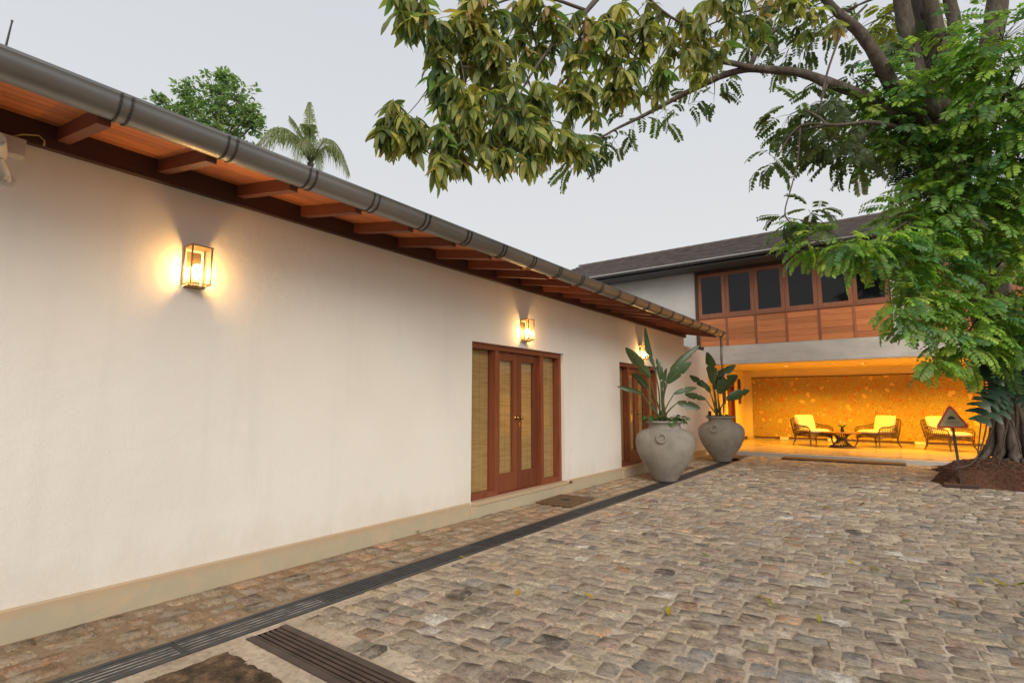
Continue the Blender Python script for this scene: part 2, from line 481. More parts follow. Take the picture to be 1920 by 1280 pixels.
# ------------------------------------------------------------------ mesh helpers
class MB:
    def __init__(s):
        s.v, s.f, s.mi, s.c = [], [], [], []
    def add(s, vs, fs, mi=0, col=None):
        o = len(s.v)
        s.v += [tuple(p) for p in vs]
        s.f += [tuple(i + o for i in f) for f in fs]
        s.mi += [mi] * len(fs)
        if col is not None:
            s.c += [tuple(col)] * len(vs)
        return s
    def box(s, x0, x1, y0, y1, z0, z1, mi=0, M=None, bev=0.0):
        if bev > 0:
            b = bev
            vs = []
            for z, i in ((z0, b), (z0 + b, 0), (z1 - b, 0), (z1, b)):
                vs += [(x0 + i, y0 + i, z), (x1 - i, y0 + i, z), (x1 - i, y1 - i, z), (x0 + i, y1 - i, z)]
            fs = [(3, 2, 1, 0), (12, 13, 14, 15)]
            for k in range(3):
                for j in range(4):
                    a, c_ = k * 4 + j, k * 4 + (j + 1) % 4
                    fs.append((a, c_, c_ + 4, a + 4))
        else:
            vs = [(x0, y0, z0), (x1, y0, z0), (x1, y1, z0), (x0, y1, z0), (x0, y0, z1), (x1, y0, z1), (x1, y1, z1), (x0, y1, z1)]
            fs = [(3, 2, 1, 0), (4, 5, 6, 7), (0, 1, 5, 4), (1, 2, 6, 5), (2, 3, 7, 6), (3, 0, 4, 7)]
        if M is not None:
            vs = [M @ Vector(p) for p in vs]
        return s.add(vs, fs, mi)
    def prism(s, prof, axis, a, b, mi=0):
        """profile (list of 2D points, counter-clockwise) drawn out along axis 0/1/2 from a to b"""
        def P(p, t):
            return {0: (t, p[0], p[1]), 1: (p[0], t, p[1]), 2: (p[0], p[1], t)}[axis]
        n = len(prof)
        vs = [P(p, a) for p in prof] + [P(p, b) for p in prof]
        fs = [tuple(range(n))[::-1], tuple(range(n, 2 * n))] + [(i, (i + 1) % n, (i + 1) % n + n, i + n) for i in range(n)]
        return s.add(vs, fs, mi)
    def tube(s, pts, n=8, mi=0, closed=False, wob=0.0, rng=None):
        """pts: (x, y, z, r)"""
        P = [Vector(p[:3]) for p in pts]
        rings = []
        up = Vector((0.13, 0.21, 0.97))
        N = len(P)
        prev = None
        vs = []
        for i in range(N):
            if closed:
                d = P[(i + 1) % N] - P[i - 1]
            else:
                d = P[min(i + 1, N - 1)] - P[max(i - 1, 0)]
            d.normalize()
            if prev is None:
                a = d.cross(up)
                if a.length < 0.1:
                    a = d.cross(Vector((1, 0, 0)))
            else:
                a = prev - d * prev.dot(d)
            a.normalize()
            prev = a.copy()
            b = d.cross(a)
            r = pts[i][3]
            for k in range(n):
                t = 2 * math.pi * k / n
                rr = r * (1 + (wob * rng.uniform(-1, 1) if wob else 0))
                vs.append(P[i] + (a * math.cos(t) + b * math.sin(t)) * rr)
        fs = []
        for i in range(N if closed else N - 1):
            for k in range(n):
                q, w_ = i * n, ((i + 1) % N) * n
                fs.append((q + k, q + (k + 1) % n, w_ + (k + 1) % n, w_ + k))
        if not closed:
            fs.append(tuple(range(n))[::-1])
            fs.append(tuple(range((N - 1) * n, N * n)))
        return s.add(vs, fs, mi)
    def lathe(s, prof, n=32, mi=0, c=(0, 0, 0)):
        vs, fs = [], []
        for r, z in prof:
            for k in range(n):
                t = 2 * math.pi * k / n
                vs.append((c[0] + r * math.cos(t), c[1] + r * math.sin(t), c[2] + z))
        for i in range(len(prof) - 1):
            for k in range(n):
                fs.append((i * n + k, i * n + (k + 1) % n, (i + 1) * n + (k + 1) % n, (i + 1) * n + k))
        fs.append(tuple(range(n))[::-1])
        fs.append(tuple(range((len(prof) - 1) * n, len(prof) * n)))
        return s.add(vs, fs, mi)
    def mesh(s, name, mats, smooth=False):
        me = bpy.data.meshes.new(name)
        me.from_pydata(s.v, [], s.f)
        for m in (mats if isinstance(mats, (list, tuple)) else [mats]):
            me.materials.append(MATS[m])
        if any(s.mi):
            me.polygons.foreach_set('material_index', s.mi)
        if s.c and len(s.c) == len(s.v):
            a = me.color_attributes.new('col', 'FLOAT_COLOR', 'POINT')
            a.data.foreach_set('color', np.array([tuple(q) + (1,) for q in s.c], dtype=np.float32).ravel())
        if smooth:
            me.polygons.foreach_set('use_smooth', [True] * len(me.polygons))
            if smooth is not True:
                me.set_sharp_from_angle(angle=rad(smooth))
        me.update()
        return me
    def build(s, name, mats, parent=None, smooth=False):
        return link(name, s.mesh(name, mats, smooth), parent)

def link(name, me, parent=None, M=None):
    o = bpy.data.objects.new(name, me)
    COL.objects.link(o)
    if parent is not None:
        o.parent = parent
        if M is not None:                     # M is given in world space
            o.matrix_basis = world_matrix(parent).inverted() @ M
        else:
            o.matrix_basis = world_matrix(parent).inverted()
    elif M is not None:
        o.matrix_basis = M
    return o

def world_matrix(o):
    M = o.matrix_basis.copy()
    while o.parent is not None:
        o = o.parent
        M = o.matrix_basis @ M
    return M

def tag(o, label=None, cat=None, group=None, kind=None):
    if label: o['label'] = label
    if cat: o['category'] = cat
    if group: o['group'] = group
    if kind: o['kind'] = kind
    return o

def empty(name, loc, label=None, cat=None, group=None, rz=0.0):
    o = bpy.data.objects.new(name, None)
    o.empty_display_size = 0.2
    COL.objects.link(o)
    o.matrix_basis = Matrix.Translation(loc) @ Matrix.Rotation(rz, 4, 'Z')
    return tag(o, label, cat, group)

def box(name, m, parent, x0, x1, y0, y1, z0, z1, bev=0.0):
    return MB().box(x0, x1, y0, y1, z0, z1, bev=bev).build(name, m, parent)

def arrays(me):
    """verts, faces (list), colours of a mesh for merging"""
    v = np.empty(len(me.vertices) * 3)
    me.vertices.foreach_get('co', v)
    c = np.empty(len(me.vertices) * 4, dtype=np.float32)
    me.color_attributes['col'].data.foreach_get('color', c)
    return v.reshape(-1, 3), [tuple(p.vertices) for p in me.polygons], c.reshape(-1, 4)

def merge(name, items, mat_name, smooth=False):
    """items: (arrays, Matrix) joined into one mesh"""
    V, Fi, C, off = [], [], [], 0
    for (v, f, c), M in items:
        A = np.array(M)
        V.append(v @ A[:3, :3].T + A[:3, 3])
        Fi += [tuple(i + off for i in q) for q in f]
        C.append(c)
        off += len(v)
    me = bpy.data.meshes.new(name)
    me.from_pydata(np.concatenate(V).tolist(), [], Fi)
    me.materials.append(MATS[mat_name])
    a = me.color_attributes.new('col', 'FLOAT_COLOR', 'POINT')
    a.data.foreach_set('color', np.concatenate(C).ravel())
    if smooth:
        me.polygons.foreach_set('use_smooth', [True] * len(me.polygons))
    me.update()
    return me

# how a world point falls in the picture: used only to tell which of many pieces show largest
_R = cam.matrix_basis.to_3x3()
def in_view(p, margin=0.08):
    q = _R.transposed() @ (Vector(p) - CAMP)
    if q.z > -0.1:
        return None
    x, y = q.x / -q.z * 987.4 / 960, q.y / -q.z * 987.4 / 640
    return -q.z if abs(x) < 1 + margin and abs(y) < 1 + margin else None

MANGO = [(1.42, 2.88, 4.91, 0.2, 6), (1.16, 2.93, 4.1, 0.1, 3), (1.19, 2.87, 3.84, 0.08, 3), (1.26, 3.03, 3.93, 0.15, 6), (1.45, 3.39, 4.99, 0.25, 10), (1.41, 3.3, 4.53, 0.15, 5), (1.62, 3.37, 4.22, 0.24, 11), (1.58, 3.28, 3.81, 0.18, 7), (1.57, 3.19, 3.56, 0.08, 3), (1.71, 3.64, 4.64, 0.28, 12), (1.84, 3.68, 4.16, 0.27, 12), (1.82, 3.59, 3.79, 0.14, 5), (1.55, 3.67, 5.26, 0.29, 12), (1.86, 4.15, 5.33, 0.33, 12), (1.92, 4.06, 4.48, 0.18, 7), (2.02, 3.95, 4.04, 0.2, 8), (2.0, 3.85, 3.75, 0.07, 2), (2.14, 4.6, 5.33, 0.37, 13), (2.16, 4.47, 4.62, 0.22, 8), (2.21, 4.33, 4.11, 0.15, 4), (2.41, 5.02, 5.55, 0.38, 13), (2.39, 5.08, 5.03, 0.23, 7), (2.74, 5.5, 5.66, 0.39, 12), (2.66, 5.51, 5.18, 0.18, 4), (3.07, 5.95, 5.92, 0.35, 9), (3.01, 5.97, 5.52, 0.18, 4), (3.41, 6.42, 6.18, 0.29, 6), (3.81, 6.93, 6.41, 0.27, 4), (4.18, 7.22, 6.34, 0.2, 2)]
RAIN = [(-1.31, 10.42, 7.21, 0.23, 3, 1), (-0.89, 10.7, 7.44, 0.3, 4, 1), (-0.54, 11.15, 7.79, 0.26, 3, 1), (-0.13, 11.5, 8.35, 0.29, 3, 1), (0.44, 12.13, 8.68, 0.33, 3, 1), (1.42, 12.8, 9.04, 0.26, 2, 1), (0.88, 12.43, 8.81, 0.26, 2, 1), (2.56, 12.85, 10.23, 0.51, 8, 1), (2.23, 12.66, 9.75, 0.38, 5, 1), (3.09, 12.94, 9.68, 0.4, 6, 1), (3.73, 13.12, 9.94, 0.44, 7, 1), (3.01, 13.01, 10.53, 0.38, 5, 1), (1.87, 12.47, 10.11, 0.38, 4, 1), (1.51, 12.54, 9.54, 0.32, 3, 1), (4.3, 14.12, 10.23, 0.38, 4, 1), (3.35, 10.19, 6.65, 0.25, 6, 1), (4.18, 11.17, 6.67, 0.5, 14, 1), (3.81, 10.73, 7.01, 0.37, 8, 1), (4.24, 10.82, 5.91, 0.25, 6, 1), (4.59, 11.68, 6.92, 0.46, 10, 0), (3.13, 9.78, 5.72, 0.17, 3, 1), (3.94, 10.68, 6.2, 0.35, 8, 1), (3.54, 10.25, 6.32, 0.25, 5, 1), (4.67, 11.48, 6.18, 0.35, 8, 0), (3.28, 9.8, 4.63, 0.13, 3, 1), (3.6, 10.02, 4.71, 0.16, 4, 1), (3.52, 9.79, 4.19, 0.21, 6, 0), (4.3, 11.38, 7.58, 0.25, 3, 1), (6.3, 10.79, 7.17, 0.46, 16, 0), (5.94, 10.94, 6.9, 0.39, 12, 0), (6.35, 10.84, 6.24, 0.51, 22, 0), (5.67, 11.21, 7.06, 0.35, 9, 0), (5.23, 11.39, 7.07, 0.43, 11, 0), (4.83, 11.3, 7.34, 0.25, 4, 0), (6.06, 11.15, 6.04, 0.54, 22, 0), (5.47, 11.44, 6.26, 0.42, 13, 0), (6.39, 11.25, 5.34, 0.47, 22, 0), (5.82, 11.32, 5.34, 0.49, 20, 0), (5.28, 11.52, 5.56, 0.42, 14, 0), (6.19, 11.56, 4.69, 0.48, 20, 0), (5.65, 11.54, 4.66, 0.46, 18, 0), (5.05, 11.12, 4.53, 0.36, 12, 0), (4.52, 10.3, 4.06, 0.26, 8, 0), (4.1, 9.87, 4.0, 0.21, 6, 0), (5.15, 11.03, 3.88, 0.27, 9, 0), (4.81, 10.44, 3.67, 0.17, 6, 0), (6.3, 11.87, 3.97, 0.45, 16, 0), (5.89, 11.82, 3.98, 0.36, 12, 0), (4.81, 10.92, 4.71, 0.24, 6, 0), (5.13, 10.87, 3.18, 0.23, 8, 0), (4.72, 10.36, 2.89, 0.17, 6, 0), (4.84, 10.41, 3.18, 0.13, 3, 0), (6.25, 11.94, 3.22, 0.41, 14, 0), (5.86, 11.71, 2.87, 0.36, 12, 0), (5.64, 11.49, 3.22, 0.23, 6, 0), (5.4, 11.16, 2.53, 0.21, 7, 0), (5.65, 11.62, 2.38, 0.27, 9, 0), (5.09, 10.75, 2.11, 0.1, 4, 0), (6.14, 12.1, 2.48, 0.32, 11, 0), (4.98, 11.13, 6.69, 0.32, 9, 0), (5.01, 11.24, 6.11, 0.32, 9, 0), (5.2, 11.29, 5.0, 0.33, 10, 0), (4.3, 10.15, 3.96, 0.23, 7, 0), (4.77, 10.59, 4.21, 0.25, 7, 0), (4.89, 10.5, 2.8, 0.14, 4, 0), (5.33, 11.09, 3.55, 0.25, 7, 0), (5.28, 11.16, 2.85, 0.21, 6, 0), (4.9, 11.53, 7.85, 0.2, 4, 0), (4.39, 11.29, 6.91, 0.26, 5, 0), (3.89, 9.73, 3.93, 0.12, 3, 0), (5.77, 11.76, 8.13, 0.29, 5, 0), (6.28, 11.8, 2.66, 0.26, 8, 0), (5.17, 11.0, 4.24, 0.25, 8, 0), (5.29, 16.31, 11.48, 0.48, 9, 2), (4.82, 15.66, 10.93, 0.33, 4, 2), (5.87, 16.7, 11.69, 0.35, 4, 2)]
LIMBS = {'stem': [(6.35, 13.83, 0.25, 0.401), (6.35, 13.77, 0.64, 0.371), (6.34, 13.69, 1.14, 0.341), (6.34, 13.59, 1.84, 0.341), (6.26, 13.42, 2.64, 0.341), (6.08, 13.17, 3.43, 0.351), (5.88, 12.89, 4.33, 0.341), (5.68, 12.62, 5.23, 0.331), (5.52, 12.37, 6.13, 0.331), (5.44, 12.33, 6.88, 0.344)], 'up1': [(5.4, 12.19, 6.72, 0.261), (5.27, 11.96, 7.72, 0.15), (5.18, 11.79, 8.42, 0.14), (5.14, 11.67, 9.02, 0.13), (5.12, 11.49, 10.21, 0.12)], 'up2': [(5.45, 12.46, 6.88, 0.266), (5.47, 12.43, 8.01, 0.155), (5.43, 12.31, 8.73, 0.145), (5.42, 12.34, 9.32, 0.136), (5.43, 12.15, 10.67, 0.125)], 'up3': [(5.48, 12.25, 6.77, 0.241), (5.64, 12.21, 7.82, 0.171), (5.63, 12.11, 8.52, 0.13), (5.56, 11.98, 9.02, 0.12), (5.54, 11.8, 10.21, 0.1)], 'up4': [(5.57, 12.95, 6.67, 0.211), (5.89, 13.1, 8.2, 0.117), (5.99, 13.06, 8.94, 0.117), (5.94, 12.95, 9.47, 0.106), (5.93, 12.78, 10.63, 0.096)], 'up5': [(5.79, 13.33, 6.09, 0.255), (6.26, 13.7, 7.68, 0.195), (6.63, 13.78, 8.98, 0.195), (6.8, 13.89, 9.92, 0.186), (6.95, 13.84, 11.11, 0.164)], 'limbA': [(5.46, 12.33, 6.13, 0.201), (5.23, 11.83, 6.67, 0.147), (5.02, 11.52, 6.89, 0.126), (4.73, 10.96, 7.5, 0.114), (4.5, 10.6, 7.95, 0.094), (4.22, 10.23, 8.22, 0.075), (3.92, 9.84, 8.59, 0.055)], 'limbB': [(5.35, 12.31, 5.73, 0.201), (5.15, 11.95, 6.28, 0.139), (4.75, 11.45, 6.86, 0.098), (4.3, 11.07, 7.18, 0.098), (3.91, 10.87, 7.41, 0.094), (3.55, 10.7, 7.64, 0.075), (3.08, 10.57, 7.83, 0.072), (2.67, 10.5, 7.97, 0.063), (2.22, 10.53, 8.05, 0.064), (1.69, 10.52, 7.99, 0.061), (1.13, 10.5, 7.88, 0.051), (0.54, 10.47, 7.74, 0.042), (-0.12, 10.26, 7.5, 0.026), (-0.67, 10.02, 7.19, 0.014)], 'limbB2': [(2.81, 10.49, 7.91, 0.062), (2.36, 10.37, 8.16, 0.053), (1.84, 10.44, 8.48, 0.044), (1.32, 10.38, 8.81, 0.034)], 'limbC': [(2.67, 10.5, 7.97, 0.052), (2.89, 10.48, 8.37, 0.047), (3.13, 10.51, 8.56, 0.041), (3.59, 10.56, 8.77, 0.03)], 'limbD': [(5.74, 12.72, 4.83, 0.1), (6.05, 12.22, 5.51, 0.057), (6.18, 11.75, 5.98, 0.036), (6.29, 11.28, 6.38, 0.026), (6.47, 11.09, 6.86, 0.017)], 'limbE': [(5.84, 12.83, 4.53, 0.07), (5.62, 12.0, 4.85, 0.038), (5.3, 11.39, 4.84, 0.028), (4.98, 10.82, 4.55, 0.02), (4.45, 10.24, 4.13, 0.014), (4.1, 9.88, 4.02, 0.009)], 'limbF': [(5.99, 13.05, 3.83, 0.07), (6.01, 12.43, 3.9, 0.038), (6.05, 12.11, 3.65, 0.028), (5.9, 11.83, 3.15, 0.02), (5.56, 11.53, 2.6, 0.012)], 'limbG': [(5.33, 12.25, 6.03, 0.1), (5.03, 11.36, 6.27, 0.057), (4.58, 10.53, 6.25, 0.036), (4.08, 9.93, 6.1, 0.027), (3.6, 9.35, 5.99, 0.014), (3.32, 8.97, 5.42, 0.009)], 'limbH': [(5.8, 12.79, 4.63, 0.05), (5.49, 11.73, 4.32, 0.028), (5.22, 11.23, 3.78, 0.02), (4.95, 10.87, 3.2, 0.013), (4.74, 10.63, 2.92, 0.009)]}
VINES = [[(4.61, 10.61, 8.47, 0.021), (4.26, 10.3, 7.97, 0.021), (4.06, 10.11, 7.4, 0.018), (3.93, 9.96, 6.88, 0.018), (3.84, 9.85, 6.33, 0.014)], [(3.6, 9.35, 5.95, 0.012), (3.53, 9.38, 5.43, 0.012), (3.45, 9.14, 4.92, 0.01), (3.35, 9.01, 4.46, 0.01), (3.46, 9.12, 4.25, 0.008)], [(6.06, 12.65, 2.58, 0.015), (6.0, 12.77, 1.44, 0.014), (5.81, 12.85, 0.78, 0.014), (5.75, 12.96, 0.57, 0.014)], [(5.98, 12.6, 2.49, 0.012), (5.85, 12.69, 1.26, 0.012), (5.63, 12.63, 0.5, 0.012), (5.3, 12.29, 0.34, 0.011)], [(6.14, 12.59, 2.57, 0.014), (6.07, 12.55, 1.63, 0.014), (6.18, 12.6, 0.99, 0.013), (6.23, 12.69, 0.62, 0.013)], [(6.29, 12.61, 2.37, 0.014), (6.14, 12.5, 1.45, 0.014), (5.99, 12.62, 0.71, 0.013), (5.91, 12.61, 0.41, 0.013)], [(5.87, 12.54, 2.39, 0.01), (5.84, 12.6, 1.82, 0.01), (5.74, 12.76, 1.06, 0.01), (5.67, 12.77, 0.58, 0.01)]]
MLIMBS = [[(3.36, 5.54, 8.59, 0.365), (2.84, 5.12, 7.07, 0.2), (2.49, 4.87, 6.17, 0.127), (2.27, 4.54, 5.56, 0.078), (2.07, 4.21, 5.09, 0.048), (1.94, 3.93, 4.6, 0.036), (1.91, 3.72, 4.18, 0.02), (1.82, 3.59, 3.79, 0.012)], [(2.27, 4.54, 5.56, 0.056), (1.93, 4.04, 5.57, 0.043), (1.61, 3.6, 5.27, 0.031), (1.45, 3.39, 4.99, 0.025), (1.35, 3.16, 4.32, 0.015), (1.22, 2.94, 3.93, 0.009)], [(1.61, 3.6, 5.27, 0.026), (1.46, 3.23, 5.27, 0.022), (1.45, 2.89, 4.97, 0.014)], [(2.49, 4.87, 6.17, 0.069), (2.77, 5.37, 5.86, 0.048), (2.99, 5.79, 5.76, 0.037), (3.04, 5.99, 5.52, 0.019)], [(2.99, 5.79, 5.76, 0.031), (3.39, 6.4, 6.2, 0.026), (3.79, 6.91, 6.44, 0.02), (4.19, 7.21, 6.37, 0.01)], [(2.27, 4.54, 5.56, 0.045), (2.23, 4.47, 5.0, 0.027), (2.19, 4.49, 4.62, 0.019), (2.21, 4.33, 4.14, 0.011)], [(1.45, 3.39, 4.99, 0.025), (1.6, 3.39, 4.45, 0.02), (1.6, 3.33, 4.0, 0.014), (1.59, 3.19, 3.6, 0.007)], [(2.77, 5.37, 5.86, 0.036), (2.54, 5.13, 5.43, 0.023), (2.39, 5.08, 5.03, 0.012)]]
STREL = [[((0.85, 9.92, 1.08), (0.87, 9.91, 1.65), (0.82, 9.84, 2.16), (0.72, 9.68, 2.95), 0.123), ((0.83, 9.91, 1.08), (0.86, 9.73, 1.59), (0.84, 9.54, 1.98), (0.53, 9.17, 2.52), 0.205), ((0.81, 9.89, 1.08), (0.73, 9.92, 1.49), (0.61, 9.95, 1.77), (0.38, 9.81, 2.07), 0.185), ((0.8, 9.89, 1.06), (0.75, 9.75, 1.44), (0.65, 9.59, 1.67), (0.29, 9.28, 1.8), 0.092), ((0.9, 9.96, 1.08), (0.93, 9.99, 1.7), (1.04, 10.11, 2.14), (1.51, 10.44, 2.61), 0.133), ((0.9, 9.96, 1.07), (0.98, 9.83, 1.54), (1.1, 9.74, 1.86), (1.5, 9.92, 2.24), 0.267), ((0.91, 9.97, 1.06), (0.92, 10.1, 1.39), (1.02, 10.31, 1.67), (1.36, 10.64, 1.79), 0.113), ((0.92, 9.98, 1.05), (1.03, 9.83, 1.29), (1.27, 9.77, 1.5), (1.63, 9.95, 1.39), 0.154), ((0.87, 9.94, 1.08), (0.87, 10.03, 1.65), (0.82, 10.12, 1.94), (0.76, 10.11, 2.37), 0.144), ((0.88, 9.94, 1.08), (0.98, 9.78, 1.54), (1.05, 9.62, 1.76), (1.16, 9.56, 2.13), 0.092)], [((0.76, 14.06, 1.08), (0.76, 14.04, 1.62), (0.73, 14.01, 1.99), (0.66, 13.87, 2.79), 0.301), ((0.78, 14.08, 1.08), (0.81, 14.16, 1.69), (0.82, 14.25, 2.19), (1.18, 14.55, 2.47), 0.191), ((0.78, 14.08, 1.08), (0.87, 13.94, 1.49), (0.92, 13.79, 1.74), (1.36, 13.97, 2.17), 0.382), ((0.8, 14.1, 1.07), (0.9, 14.03, 1.35), (1.06, 14.02, 1.58), (1.55, 14.29, 1.81), 0.246), ((0.75, 14.05, 1.08), (0.71, 14.06, 1.56), (0.62, 14.05, 1.86), (0.23, 13.76, 2.2), 0.178), ((0.73, 14.05, 1.07), (0.73, 13.86, 1.35), (0.65, 13.61, 1.58), (0.26, 13.23, 1.71), 0.164), ((0.77, 14.07, 1.08), (0.75, 14.19, 1.56), (0.69, 14.31, 1.84), (0.91, 14.49, 2.4), 0.273), ((0.75, 14.05, 1.08), (0.75, 13.95, 1.49), (0.71, 13.83, 1.76), (0.54, 13.65, 2.01), 0.164)]]
PHILO = [((6.14, 12.42, 2.46), (5.77, 11.7, 2.07)), ((6.19, 12.44, 2.55), (6.15, 12.0, 1.98)), ((6.29, 12.53, 2.46), (6.02, 11.88, 2.07)), ((6.27, 12.48, 2.64), (6.37, 12.15, 2.07)), ((6.12, 12.45, 2.09), (5.76, 11.71, 1.98)), ((6.09, 12.49, 1.68), (5.75, 11.77, 1.48)), ((6.15, 12.54, 1.63), (5.65, 11.73, 1.25)), ((6.17, 12.53, 1.81), (5.86, 11.83, 1.64)), ((6.14, 12.43, 2.37), (5.73, 11.64, 2.26)), ((6.25, 12.58, 1.86), (6.3, 12.18, 1.45)), ((6.11, 12.39, 2.51), (5.71, 11.67, 1.93)), ((6.17, 12.46, 2.28), (5.92, 11.84, 1.87)), ((6.37, 12.58, 2.46), (6.17, 12.05, 1.71))]
MONST = [((5.22, 11.61, 7.74), (4.89, 10.91, 7.86)), ((5.25, 11.62, 7.81), (5.07, 11.02, 8.02)), ((5.13, 11.53, 7.76), (4.78, 10.86, 7.62)), ((5.2, 11.85, 5.91), (4.75, 11.1, 5.75)), ((5.21, 11.89, 5.72), (4.78, 11.17, 5.42)), ((5.26, 11.94, 5.62), (4.99, 11.37, 5.14)), ((5.24, 11.59, 7.95), (5.37, 11.21, 8.19)), ((5.2, 11.81, 6.2), (4.73, 11.04, 6.11))]
BGT = [(-21.72, 10.9, 16.57, 1.0, 0), (-20.79, 11.63, 16.26, 0.95, 0), (-20.31, 12.08, 15.6, 0.53, 0), (-21.14, 11.22, 17.3, 0.53, 0), (-22.72, 10.25, 16.0, 0.53, 0), (-22.87, 10.02, 16.78, 0.45, 0), (-23.86, 9.36, 16.26, 0.42, 0), (-22.24, 10.71, 15.21, 1.05, 0), (-20.98, 11.66, 15.08, 1.05, 0), (-23.27, 9.89, 15.6, 0.66, 0), (-20.24, 12.21, 15.08, 0.58, 0)]
FALLEN = [(3.22, 3.79, 0.0), (3.8, 4.4, 0.0), (4.09, 4.27, 0.0), (4.54, 5.12, 0.0), (4.88, 5.25, 0.0), (5.08, 5.93, 0.0), (5.23, 5.99, 0.0), (5.33, 6.14, 0.0), (2.6, 6.35, 0.0), (2.66, 8.28, 0.0), (3.88, 7.15, 0.0), (4.19, 5.94, 0.0), (3.97, 5.44, 0.0), (4.88, 9.67, 0.0), (0.44, 3.84, 0.0), (0.03, 4.4, 0.0), (1.16, 3.97, 0.0), (3.63, 4.56, 0.0), (3.26, 7.27, 0.0), (2.14, 3.46, 0.0), (4.03, 9.28, 0.0), (3.03, 5.43, 0.0), (5.29, 6.08, 0.0), (1.85, 10.94, 0.0), (3.74, 8.83, 0.0), (2.64, 3.76, 0.0), (4.58, 7.6, 0.0), (4.38, 5.92, -0.0)]
rng = random.Random(11)

# ================================================================== THE SETTING: ground and paving
g = MB()
g.add([(-300, -300, -0.15), (300, -300, -0.15), (300, 300, -0.15), (-300, 300, -0.15)], [(0, 1, 2, 3)])
tag(g.build('ground', 'earth'), kind='structure')

STONE_COLS = [((0.21, 0.165, 0.125), 6), ((0.215, 0.185, 0.155), 6), ((0.28, 0.225, 0.17), 7), ((0.31, 0.205, 0.125), 1.0), ((0.235, 0.175, 0.14), 4),
              ((0.46, 0.43, 0.39), 1.0), ((0.11, 0.095, 0.083), 1.6), ((0.18, 0.17, 0.158), 2.5), ((0.32, 0.275, 0.215), 5)]
STRIP_COLS = [((0.21, 0.145, 0.09), 5), ((0.24, 0.15, 0.088), 3), ((0.18, 0.135, 0.09), 4), ((0.26, 0.145, 0.075), 0.8), ((0.23, 0.175, 0.12), 3), ((0.13, 0.10, 0.075), 1.5)]

def pick(cols):
    t = rng.random() * sum(w for c, w in cols)
    for c, w in cols:
        t -= w
        if t <= 0:
            k = rng.uniform(1.1, 2.4)
            return tuple(max(0.01, q * k * rng.uniform(0.96, 1.04)) for q in c)
    return cols[-1][0]

def stone_mesh(i, cols):
    """unit stone, one metre square before scaling: rough rounded outline, worn edge, slightly domed top"""
    n = 12
    ring = []
    for cx, cy in ((1, -1), (1, 1), (-1, 1), (-1, -1)):          # squarish sett: chipped corners, slightly bowed sides
        ch1, ch2 = rng.uniform(0.03, 0.13), rng.uniform(0.03, 0.13)
        jx, jy = rng.uniform(0.44, 0.51), rng.uniform(0.44, 0.51)
        p1, p2 = (cx * (jx - ch1), cy * jy), (cx * jx, cy * (jy - ch2))
        m_ = rng.uniform(0.455, 0.505)
        if cx == cy:
            ring += [p2, p1, (rng.uniform(-0.12, 0.12), cy * m_)]
        else:
            ring += [p1, p2, (cx * m_, rng.uniform(-0.12, 0.12))]
    b = MB()
    tilt = (rng.uniform(-0.005, 0.005), rng.uniform(-0.005, 0.005))
    col = pick(cols)
    hi = rng.uniform(0.004, 0.010)
    def z(x, y, base):
        return base + tilt[0] * x * 2 + tilt[1] * y * 2
    vs = [(x, y, -0.03) for x, y in ring] + [(x * 0.985, y * 0.985, z(x, y, hi * 0.35)) for x, y in ring]
    vs += [(x * (f_ := rng.uniform(0.90, 0.96)), y * f_, z(x, y, hi + rng.uniform(-0.004, 0.004))) for x, y in ring]
    vs += [(rng.uniform(-0.1, 0.1), rng.uniform(-0.1, 0.1), hi + rng.uniform(-0.004, 0.004))]
    fs = []
    for a in (0, n):
        for k in range(n):
            fs.append((a + k, a + (k + 1) % n, a + n + (k + 1) % n, a + n + k))
    for k in range(n):
        fs.append((2 * n + k, 2 * n + (k + 1) % n, 3 * n))
    b.add(vs, fs, 0, col)
    return b.mesh('cobblestone', 'cobble', smooth=28)

def lay_stones(parent, spots, meshes, name):
    """spots: (x, y, rz, sx, sy). The 300 that show largest are parts, the rest one part"""
    near, rest = [], []
    for sp in spots:
        d = in_view((sp[0], sp[1], 0), 0.05)
        (near if d is not None else rest).append((d or 0, sp))
    near.sort(key=lambda q: q[0])
    rest += near[300:]
    for d, (x, y, rz, sx, sy) in near[:300]:
        M = Matrix.Translation((x, y, rng.uniform(-0.003, 0.004))) @ Matrix.Rotation(rz, 4, 'Z') @ Matrix.Diagonal((sx, sy, 1, 1))
        link(name, rng.choice(meshes), parent, M)
    arr = {m.name: arrays(m) for m in meshes}
    items = []
    for d, (x, y, rz, sx, sy) in rest:
        M = Matrix.Translation((x, y, rng.uniform(-0.003, 0.004))) @ Matrix.Rotation(rz, 4, 'Z') @ Matrix.Diagonal((sx, sy, 1, 1))
        items.append((arr[rng.choice(meshes).name], M))
    if items:
        o = link('farther_' + name + 's', merge('farther_' + name + 's', items, 'cobble', True), parent)
        o['kind'] = 'stuff'

def sheet(b, x0, x1, y0, y1, z, step=0.25, amp=0.004):
    nx, ny = max(1, int((x1 - x0) / step)), max(1, int((y1 - y0) / step))
    vs = [(x0 + (x1 - x0) * i / nx, y0 + (y1 - y0) * j / ny, z + (amp * noise.noise((i * 0.7 + x0, j * 0.7 + y0, 3.1)) if 0 < i < nx and 0 < j < ny else 0)) for j in range(ny + 1) for i in range(nx + 1)]
    fs = [(j * (nx + 1) + i, j * (nx + 1) + i + 1, (j + 1) * (nx + 1) + i + 1, (j + 1) * (nx + 1) + i) for j in range(ny) for i in range(nx)]
    b.add(vs, fs)

